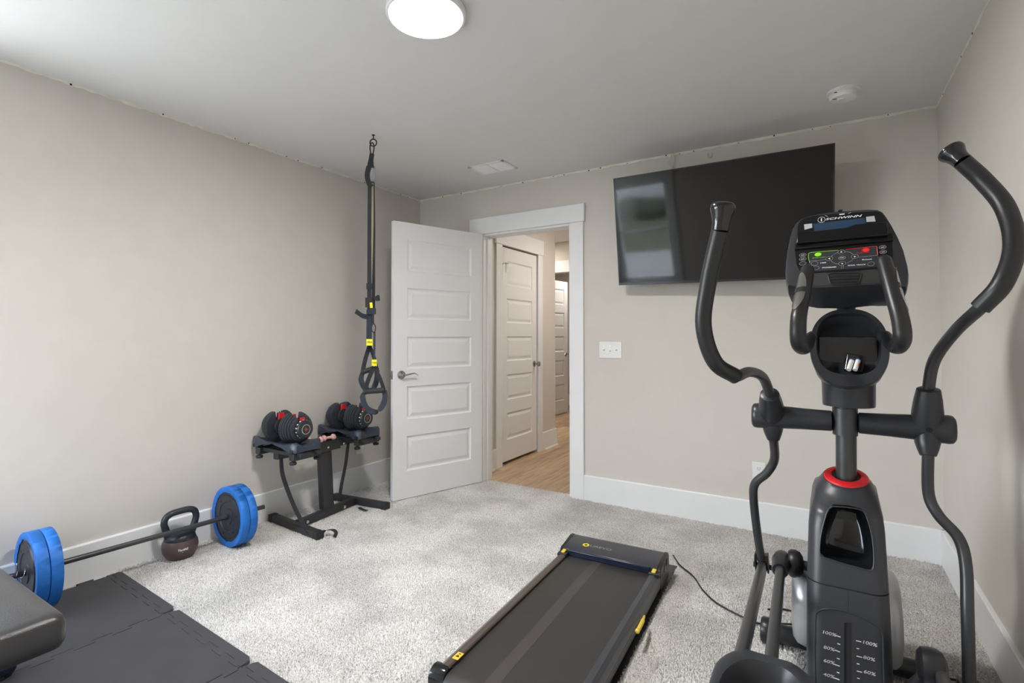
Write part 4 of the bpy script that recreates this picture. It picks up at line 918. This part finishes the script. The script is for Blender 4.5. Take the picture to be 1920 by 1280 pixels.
# pivot arms and boots, rigid swinging arms
Lpx = [(1356,385),(1350,432),(1343,460),(1328,530),(1319,610),(1340,678),(1380,706),(1405,697),(1430,707),(1443,738),(1450,820),(1452,860),(1438,886),(1416,906),(1413,935),(1420,1000),(1428,1050)]
Ld = [1.40,1.407,1.422,1.452,1.472,1.480,1.504,1.596,1.683,1.738,1.827,1.900,1.934,1.973,1.997,2.030,2.075]
Rpx = [(1782,283),(1805,303),(1845,340),(1885,390),(1902,460),(1880,530),(1838,577),(1790,622),(1752,675),(1741,727),(1740,850),(1741,925),(1760,966),(1797,1008),(1811,1060),(1814,1150),(1817,1262)]
Rd = [1.475,1.445,1.42,1.369,1.314,1.294,1.331,1.439,1.531,1.563,1.568,1.585,1.564,1.533,1.511,1.480,1.465]
for s, px, dd in ((-1, Lpx, Ld), (1, Rpx, Rd)):
    W = [at(x, y, d) for (x, y), d in zip(px, dd)]
    ax = A([1., 0, 0]) * s; c = A([MX, MY, AZ])
    mk('pivot_cover', loft([[c + ax * u + A([0, b * k, a * k2]) for a, b in circ(1, 32)] for u, k, k2 in ((.036, .028, .028), (.038, .033, .034), (.12, .034, .036), (.20, .037, .040), (.262, .040, .044), (.272, .038, .042), (.278, .030, .034), (.279, .001, .001))]), CHAR, el, ang=50)
    ptop = W[9]; pax = nz(W[8] * .4 + W[9] * .6 - c); up_ = nz(W[9] - A([W[9][0], MY, AZ])); hc = A([W[9][0] * .5 + W[10][0] * .5, MY, AZ])
    up_ = nz(W[9] - hc); dn = nz(W[10] - hc)
    boot = mk('pivot_boot', tube([hc - up_ * .01, hc + up_ * .025, hc + up_ * .055, hc + up_ * .095, hc + up_ * .126, hc + up_ * .129], [.036, .0405, .0395, .035, .0295, .024], 32), CHAR, el, ang=50)
    mk('lower_boot', tube([hc, hc + dn * .045, hc + dn * .066, hc + dn * .085], [.030, .0325, .027, .0205], 28), CHAR, el, ang=50)
    mk('bolt_hole', cyl(hc + A([-.006 * s * 0, -.0445, .0]), hc + A([0, -.038, 0]), .008, n=18), HOLE, el)
    hb = mk('upper_arm_tube', tube(crv([hc + up_ * .08] + W[9:5:-1] + [W[5] * .6 + W[6] * .4], 8) if 0 else crv([hc + up_ * .08, W[9], W[8], W[7], W[6], W[6] * .7 + W[5] * .3], 8), .0158, 22), TUBEM, el)
    gp = [W[6]] + W[5:0:-1]
    q = crv(gp, 8); mk('foam_grip', tube([q[0] + (q[0] - q[1]) * .1] + q, [.0185] + [.0225] * len(q), 26), FOAM, hb, ang=40)
    d = nz(W[0] - W[1]); L = np.linalg.norm(W[0] - W[1])
    mk('grip_cap', lathe([(.001, -.002), (.0215, -.001), (.0225, .004), (.0228, L * .30), (.0262, L * .55), (.0310, L * .76), (.0328, L * .88), (.0318, L * 1.0), (.027, L * 1.08), (.017, L * 1.13), (.001, L * 1.15)], W[1], d, 36), GLOSS, hb, ang=40)
    lowpts = [hc + dn * .05] + W[10:17] + ([W[16] + nz(W[16] - W[15]) * .05] if s > 0 else [])
    mk('lower_arm_tube', tube(crv(lowpts, 8), .0155, 22), TUBEM, el)
    J = lowpts[-1] + nz(lowpts[-1] - lowpts[-2]) * .030
    pw = A([-.195, 1.33, .345]) if s < 0 else A([.30, 1.12, .27])
    t1 = nz(pw - J)
    jb = mk('joint_bracket', [sweep([lowpts[-1] + A([sx * .021, 0, .028]), lowpts[-1] + A([sx * .022, 0, 0]), J + A([sx * .022, 0, -.012])], rect(.007, .044, .003, 2), (0, 1, 0)) for sx in (-1, 1)] + [box(lowpts[-1][0] - .02, lowpts[-1][0] + .02, lowpts[-1][1] - .018, lowpts[-1][1] + .018, lowpts[-1][2] + .004, lowpts[-1][2] + .026)], BLKP, el, bevel=.002)
    mk('joint_bolt', cyl(J - A([.033, 0, 0]), J + A([.033, 0, 0]), .010, n=16), MATTE, jb)
    mk('pedal_arm', sweep([J - t1 * .012, J + t1 * .10, pw], rect(.032, .050, .012, 4), (0, 0, 1)), TUBEM, el, ang=50)
    xo = -.217 if s < 0 else .327
    xi = -.012 if s < 0 else .122
    yfr, ybk2, zr = (1.29, .91, .47) if s < 0 else (1.10, .72, .40)
    pe = A([(xo + xi) / 2, yfr - .06, zr - .075])
    mk('link_tube', sweep([KL + kd_ * .04 + A([-.012, 0, 0]) if s < 0 else KR + A([.02, 0, 0]), pe], rect(.030, .036, .013, 5), (0, 0, 1)), TUBEM, el, ang=50)
    # pedal: flared cup with raised front rim
    cx_, hw = (xo + xi) / 2, abs(xo - xi) / 2
    def foot(w_, yb, yt, z, zf, r=.055, arch=.045):
        P = []
        for a, b in rect(2 * w_, yt - yb, r, 6):
            y = (yt + yb) / 2 + b; f = max(0, (y - (yb + yt) / 2) / ((yt - yb) / 2))
            P.append(A([cx_ + a, y + (arch * (1 - (a / w_) ** 2) if f > .3 else 0), z + zf * f ** 2]))
        return P
    mk('pedal', loft([foot(hw - .035, ybk2 + .02, yfr - .04, zr - .085, 0), foot(hw - .02, ybk2 + .01, yfr - .015, zr - .075, .01), foot(hw, ybk2, yfr, zr - .030, .024), foot(hw + .001, ybk2, yfr + .001, zr - .026, .026), foot(hw - .004, ybk2 + .004, yfr - .003, zr - .022, .026),
                      foot(hw - .018, ybk2 + .018, yfr - .026, zr - .024, .022), foot(hw - .022, ybk2 + .022, yfr - .032, zr - .034, .014), foot(hw - .028, ybk2 + .03, yfr - .046, zr - .062, 0)]), CHARL, el, ang=50)
    mk('pedal_tread', loft([foot(hw - .0285, ybk2 + .031, yfr - .047, zr - .0615, 0), foot(hw - .031, ybk2 + .034, yfr - .050, zr - .0585, 0)]), GLOSS, el)
    mk('pedal_roller', [cyl((cx_ - .02, ybk2 + .03, zr - .13), (cx_ + .02, ybk2 + .03, zr - .13), .035), box(cx_ - .028, cx_ + .028, ybk2 + .015, yfr - .1, zr - .115, zr - .083)], MATTE, el)['kind'] = 'stuff'
    rx = cx_
    mk('guide_rail', sweep([A([rx, 1.84, .16]), A([rx, .62, zr - .19])], rect(.038, .05, .012, 4), (0, 0, 1)), SILV, el, ang=50)
# base
mk('base_beam', sweep([A([SXC, 2.28, .055]), A([SXC, .66, .055])], rect(.075, .05, .01, 3), (0, 0, 1)), TUBEM, el)
def stabil(y, nm):
    f = mk(nm, cyl((SXC - .27, y, .050), (SXC + .27, y, .050), .034, n=32), BLKP, el)
    for s in (-1, 1):
        mk('end_cap', lathe([(.001, -.012), (.036, -.012), (.044, -.006), (.0475, .004), (.0475, .030), (.042, .038), (.001, .040)], (SXC + s * .235, y, .0485), (s, 0, 0), 36), BLKP, f)
stabil(2.275, 'front_stabilizer'); stabil(.66, 'rear_stabilizer')
mk('rail_support', [beam((SXC - .20, .66, .08), (SXC - .165, .66, .26), .04, .04, up=(0, 1, 0)), beam((SXC + .20, .66, .08), (SXC + .175, .66, .20), .04, .04, up=(0, 1, 0))], TUBEM, el)['kind'] = 'stuff'

# bowl tray below the console
BC = A([.063, 1.935, 1.166]); BU = A([0, .065, .120])
def brim(a, b, dz=0, dy=0, p=2.5, n=56, cz=0):
    P = []
    for i in range(n):
        t = 2 * math.pi * i / n; cx0, sy = math.cos(t), math.sin(t)
        P.append(BC + A([a * math.copysign(abs(cx0) ** (2 / p), cx0), dy, dz]) + BU * (b * math.copysign(abs(sy) ** (2 / p), sy) + cz))
    return P
def neck(r, z, n=56, ry=1): return [A([.0645 + r * math.cos(2 * math.pi * i / n), 2.03 + r * ry * math.sin(2 * math.pi * i / n), z]) for i in range(n)]
bowl = mk('console_bowl', loft([neck(.060, .970), neck(.0715, .972), neck(.073, .978), neck(.074, 1.045), neck(.0755, 1.050), neck(.076, 1.053), [p * .5 + q * .5 + A([0, .012, -.012]) for p, q in zip(neck(.08, 1.06), brim(.10, .98, -.01, .012))],
    brim(.1005, .985, -.010, .010, 2.3), brim(.1035, 1.0, 0, 0, 2.3), brim(.1030, .995, .002, -.003, 2.3), brim(.0850, .80, .004, .002, 2.7, cz=.07), brim(.0835, .79, .002, .006, 2.8, cz=.07), brim(.081, .77, -.004, .030, 3, cz=.06), brim(.076, .70, -.008, .052, 3, cz=.05), brim(.03, .3, -.010, .056, 2, cz=0)]), CHAR, el, ang=55)
mk('tray_divider', [box(-.016, .140, 1.968, 1.973, 1.10, 1.197)], GLOSS, bowl, bevel=.002)
# spare battery pack lying in the bowl
def by(x, y, Y): return on(x, y, (0, 1, 0), (0, Y, 0))
bo = root('battery_pack', by(1602, 694, 1.905), 'small black battery pack holding two white cells, lying in the console bowl', 'battery pack')
mk('case', [sweep([by(1600, 697, 1.925), by(1605, 667, 1.950)], rect(.050, .016, .006, 4), (0, -1, .3))], GLOSS, bo, bevel=.002)
for x0, x1 in ((1591, 1598), (1603, 1610)):
    a, b = by(x0, 693.5, 1.903), by(x1, 673, 1.93); d = nz(b - a); L = np.linalg.norm(b - a)
    ce = mk('battery', lathe([(.001, 0), (.0062, 0), (.0066, .001), (.0066, L - .004), (.0060, L - .003), (.001, L - .003)], a, d, 20), WHITEP, bo)
    mk('end_band', lathe([(.0068, L * .84), (.0068, L - .0035), (.001, L - .0025), (.001, L * .84)], a, d, 20), mat('blue_print', (.05, .12, .4), .4), ce)
    if x0 > 1600: mk('red_label', prism([a + d * L * .35 + CR * .004 - CF * .0062, a + d * L * .35 - CR * .004 - CF * .0062, a + d * L * .65 - CR * .004 - CF * .0062, a + d * L * .65 + CR * .004 - CF * .0062], -CF * .0008), REDM, ce)

# console
CPn = nz([0, -.872, .49]); CPp = A([.055, 1.86, 1.335]); CS = nz([0, .49, .872])
def C3(x, y, off=0):                   # x, y measured in a close-up of the console
    return on(x / 5.3333 + 1440, y / 5.3333 + 380, CPn, CPp + CPn * off)
OUT = [(250, 250), (275, 205), (330, 165), (420, 132), (560, 105), (740, 86), (1000, 70), (1100, 74), (1150, 98), (1190, 150), (1245, 240), (1300, 345), (1355, 470), (1398, 630), (1410, 720), (1405, 800), (1385, 850), (1200, 838), (1100, 826), (800, 846), (480, 862), (300, 850), (200, 832), (180, 790), (173, 700), (180, 590), (196, 470), (222, 340)]
FC = [C3(x, y) for x, y in OUT]; cen = A(FC).mean(0)
def crg(k, off, drop=0): return [cen + CR0 * ((p - cen) @ CR0) * k + CS * ((p - cen) @ CS) * k + CPn * off - A([0, 0, drop * max(0, -((p - cen) @ CS) / .14) * max(0, 1 - (((p - cen) @ CR0) / .16) ** 2)]) for p in FC]
CR0 = A([1., 0, 0])
co = mk('console', loft([crg(.0 + .965, .004), crg(.985, .003), crg(1, -.004), crg(1.0, -.050), crg(.99, -.065, .006), crg(.96, -.100, .014), crg(.86, -.122, .016), crg(.60, -.132, .01), crg(.3, -.134)]), CHAR, el, ang=32)
def cpoly(name, pts, m, off=.005, th=.002, par=None, bev=0): return mk(name, prism([C3(x, y, off + th) for x, y in pts], -CPn * th), m, par or co, bevel=bev)
cpoly('upper_bezel', [(295, 285), (300, 225), (325, 180), (380, 150), (450, 130), (740, 104), (1080, 86), (1125, 95), (1165, 140), (1195, 205), (1205, 300), (290, 395)], CFACE, .0035, .002)
scn = cpoly('display_screen', [(452, 210), (965, 150), (985, 240), (465, 300)], LCD, .0056, .0006)
cpoly('display_label', [(360, 216), (440, 207), (443, 248), (365, 270)], GPRINT, .0056, .0005); cpoly('display_label', [(980, 141), (1062, 131), (1076, 186), (985, 192)], GPRINT, .0056, .0005)
# tablet shelf: a lip standing proud of the face
def cbar(name, pts, off, th, m, bev=.003): return cpoly(name, pts, m, off, th, bev=bev)
cbar('media_shelf', [(290, 295), (480, 278), (790, 245), (870, 212), (1190, 188), (1200, 250), (1200, 318), (285, 402)], .005, .020, CGLOS)
cbar('shelf_base', [(262, 405), (1228, 300), (1250, 312), (1255, 372), (262, 462)], .004, .008, CFACE)
cpoly('shelf_slot', [(445, 408), (1010, 345), (1015, 378), (450, 425)], HOLE, .0118, .0008)
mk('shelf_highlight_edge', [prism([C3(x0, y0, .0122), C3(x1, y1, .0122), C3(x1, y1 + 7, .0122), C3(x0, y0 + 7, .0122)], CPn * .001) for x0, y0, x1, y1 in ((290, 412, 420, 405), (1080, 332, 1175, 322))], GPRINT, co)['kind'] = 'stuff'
cpoly('keypad_surround', [(268, 470), (1240, 382), (1248, 520), (1235, 640), (1090, 660), (490, 700), (320, 690), (285, 620)], CFACE, .0035, .002)
kp = cpoly('keypad', [(400, 500), (430, 490), (725, 470), (1080, 432), (1095, 440), (1100, 640), (480, 684), (420, 640)], mat('keypad_grey', (.030, .032, .037), .5, spec=.25), .0056, .0005)
def cl_(name, pts, wd, m, off=.0064, closed=False):
    q = [C3(x, y, off) for x, y in pts]
    return mk(name, (ring_tube(q, wd, 6, CPn) if closed else tube(q, wd, 6)), m, co)
cl_('green_outline', crv([(410, 580, 0), (404, 540, 0), (404, 512, 0), (420, 498, 0), (560, 486, 0), (700, 474, 0)], 4)[0:0] or [(410, 580), (404, 540), (404, 512), (420, 498), (560, 486), (700, 474)], .0007, GREENB)
cl_('red_outline', [(780, 466), (940, 449), (1080, 434), (1090, 442), (1096, 520)], .0007, REDB)
cl_('pale_outline', [(410, 583), (520, 576), (580, 566)], .0004, GPRINT); cl_('pale_outline', [(905, 545), (1096, 524), (1097, 556)], .0004, GPRINT)
cl_('pale_outline', [(415, 585), (417, 600)], .0005, WPRINT); cl_('pale_outline', [(735, 620), (735, 660)], .0003, GPRINT); cl_('pale_outline', [(753, 618), (753, 658)], .0003, GPRINT)
def cell(name, x, y, rx, ry, m, off=.0062, wd=None, tilt=-.10, par=None):
    pts = [(x + rx * math.cos(t), y + ry * math.sin(t) + tilt * rx * math.cos(t)) for t in np.linspace(0, 2 * math.pi, 28, endpoint=False)]
    return cpoly(name, pts, m, off, .0006, par) if wd is None else cl_(name, pts, wd, m, off, True)
cell('button_circle', 742, 550, 116, 62, GPRINT, wd=.0004)
cell('start_button', 500, 516, 35, 18, GREENB); cell('stop_button', 978, 471, 33, 18, REDB); cell('button_rim', 978, 471, 40, 22, REDB, wd=.0003)
for x, y, dx, dy in ((733, 492, 0, -1), (742, 607, 0, 1), (613, 558, -1, 0), (868, 538, 1, 0)):
    b = cell('arrow_button', x, y, 35, 20, HOLE, .0066); cell('button_rim', x, y, 35, 20, GPRINT, .0074, wd=.0004)
    cpoly('arrow', [(x + dx * 10 - dy * 12, y + dy * 7 - dx * 7), (x + dx * 10 + dy * 12, y + dy * 7 + dx * 7), (x - dx * 0 + dx * 12, y + dy * 0 + dy * 0)] if 0 else ([(x - 12, y - dy * 4), (x + 12, y - dy * 4), (x, y + dy * 9)] if dy else [(x - dx * 8, y - 8), (x - dx * 8, y + 8), (x + dx * 14, y)]), WPRINT, .0073, .0004)
cell('button_rim', 740, 550, 34, 16, GPRINT, wd=.0004)
for x, y in ((348, 522), (348, 562), (348, 606), (1147, 444), (1152, 491), (1160, 540)): cell('preset_button', x, y, 33, 17, CHAR, .0056); cell('button_rim', x, y, 34, 18, GPRINT, wd=.0004)
for x, y in ((465, 606), (478, 652), (1030, 610)): cell('button_rim', x, y, 34, 20, GPRINT, wd=.0004)
cxd = nz(C3(1000, 500) - C3(500, 560)); cyd = nz(np.cross(CPn, cxd))
def ctext(s_, x, y, size, m, sh=.0, sx=1.3, bold=0): text('lettering', s_, size, C3(x, y, .0066), CR0, CS, m, co, .0001, sh, None, bold=bold, sx=sx)
ctext('SCHWINN', 750, 148, .0120, WPRINT, .25, 1.7, .0002)
cell('emblem', 535, 170, 36, 27, WPRINT, wd=.0006); cpoly('emblem', [(528, 155), (540, 155), (540, 185), (528, 185)], WPRINT, .0064, .0004)
ctext('QUICK START', 508, 548, .0044, GREENB, .2); ctext('PAUSE / STOP', 945, 500, .0044, REDB, .2)
ctext('USER', 550, 600, .0056, WPRINT, .15, bold=.0001); ctext('PROGRAMS', 610, 646, .0056, WPRINT, .15, bold=.0001); ctext('GOAL TRACK', 885, 622, .0056, WPRINT, .15, bold=.0001)
ctext('Bluetooth', 990, 566, .0056, WPRINT, 0, 1.1, bold=.0001); ctext('OK', 740, 550, .0056, WPRINT)
for i, (x, y) in enumerate(((348, 522), (348, 562), (1147, 444), (1152, 491))): ctext(('MIN', 'LOW', 'MED', 'HIGH')[i] if 0 else '%', x, y, .0001, GPRINT) if 0 else None
for x, y in ((348, 522), (348, 562), (1147, 444), (1152, 491)): cpoly('button_print', [(x - 16, y - 1), (x + 16, y - 5), (x + 16, y + 2), (x - 16, y + 6)], GPRINT, .0063, .0003)
cl_('top_mark', [(568, 126), (600, 138)], .0005, WPRINT); cl_('top_mark', [(800, 110), (830, 96)], .0005, WPRINT)
cpoly('top_mark', [(712, 112), (765, 106), (765, 116), (714, 122)], WPRINT, .0056, .0004)
# speaker grille and fan vent
GR = mat('grille_mesh', (.018, .018, .020), .5, bump=1, bscale=1400, bdist=.001)
cpoly('speaker_grille', [(480, 705), (640, 695), (600, 720), (620, 810), (480, 838), (440, 790)], GR, .0036, .001); cpoly('speaker_grille', [(930, 675), (1090, 662), (1130, 760), (1110, 805), (900, 812), (940, 710)], GR, .0036, .001)
vt = [(600, 722), (640, 708), (900, 700), (935, 712), (930, 745), (905, 808), (880, 815), (650, 820), (625, 808), (608, 760)]
mk('fan_vent', ring_tube([C3(x, y, .0045) for x, y in vt], .0022, 8, CPn), BLKP, co); cpoly('vent_opening', vt, HOLE, .0036, .0012)
cl_('vent_slat', [(618, 768), (918, 758)], .0012, BLKP, .0056); cl_('vent_slat', [(612, 742), (925, 730)], .0008, BLKP, .0052); cl_('vent_slat', [(624, 795), (908, 788)], .0008, BLKP, .0052)
cl_('side_crease', [(1290, 560), (1400, 705), (1340, 760)], .0006, CHAR, -.001)
mk('phone_stop', [prism([C3(705, 84, .0), C3(745, 78, .0), C3(740, 98, 0), C3(700, 102, 0)], CPn * .006)], GLOSS, co)
# fixed grips with pulse plates
for s, pts, dp in ((-1, [(1520, 632), (1512, 648), (1504, 651), (1497, 638), (1497, 600), (1502, 570), (1509, 535), (1514, 505)], [1.60, 1.55, 1.49, 1.44, 1.44, 1.47, 1.52, 1.56]),
                   (1, [(1660, 628), (1672, 645), (1684, 649), (1692, 632), (1688, 598), (1678, 562), (1667, 522), (1657, 487)], [1.52, 1.46, 1.40, 1.35, 1.36, 1.39, 1.43, 1.47])):
    W = [at(x, y, d) for (x, y), d in zip(pts, dp)]
    q = crv(W, 8); k = len(q); rr = [float(np.interp(i / (k - 1), [0, .12, .3, .6, .85, 1], [.014, .018, .0215, .0205, .0195, .0185])) for i in range(k)]
    e = nz(q[-1] - q[-2]); q += [q[-1] + e * .006, q[-1] + e * .010]; rr += [.015, .006]
    hb = mk('fixed_handle', tube(q, rr, 26), FOAM, el, ang=60)
    P = q[int(k * .62):int(k * .93)]; 
    sdv = nz(CR * s * .85 - CF * .5)
    rings = []
    for i, p in enumerate(P):
        f = math.sin(math.pi * (i + .25) / (len(P) - .5)) ** .6; t = nz(P[min(i+1, len(P)-1)] - P[max(i-1, 0)]); a_ = nz(np.cross(t, sdv)); n_ = nz(np.cross(a_, t)); n_ = n_ if n_ @ sdv > 0 else -n_
        R = .0208; rings.append([p + (n_ * math.cos(th) + a_ * math.sin(th)) * (R + dr) for dr, ths in ((.0014, np.linspace(-.95 * f, .95 * f, 9)), (-.003, np.linspace(.95 * f, -.95 * f, 9))) for th in ths])
    m_ = len(rings) // 2
    mk('pulse_sensor', loft(rings[:m_]), CHROME, hb); mk('pulse_sensor', loft(rings[m_ + 1:]), CHROME, hb)
    mk('sensor_surround', tube([p + sdv * .0012 for p in P[1:-1]], [.0202 * math.sin(math.pi * (i + 1) / (len(P) - 1)) ** .12 for i in range(len(P) - 2)], 20), BLKP, hb)
mk('grip_mount', [tube([A([-.045, 1.955, 1.190]), A([-.030, 1.965, 1.200])], .018, 18), tube([A([.160, 1.95, 1.190]), A([.150, 1.965, 1.200])], .018, 18)], CHAR, el)['kind'] = 'stuff'
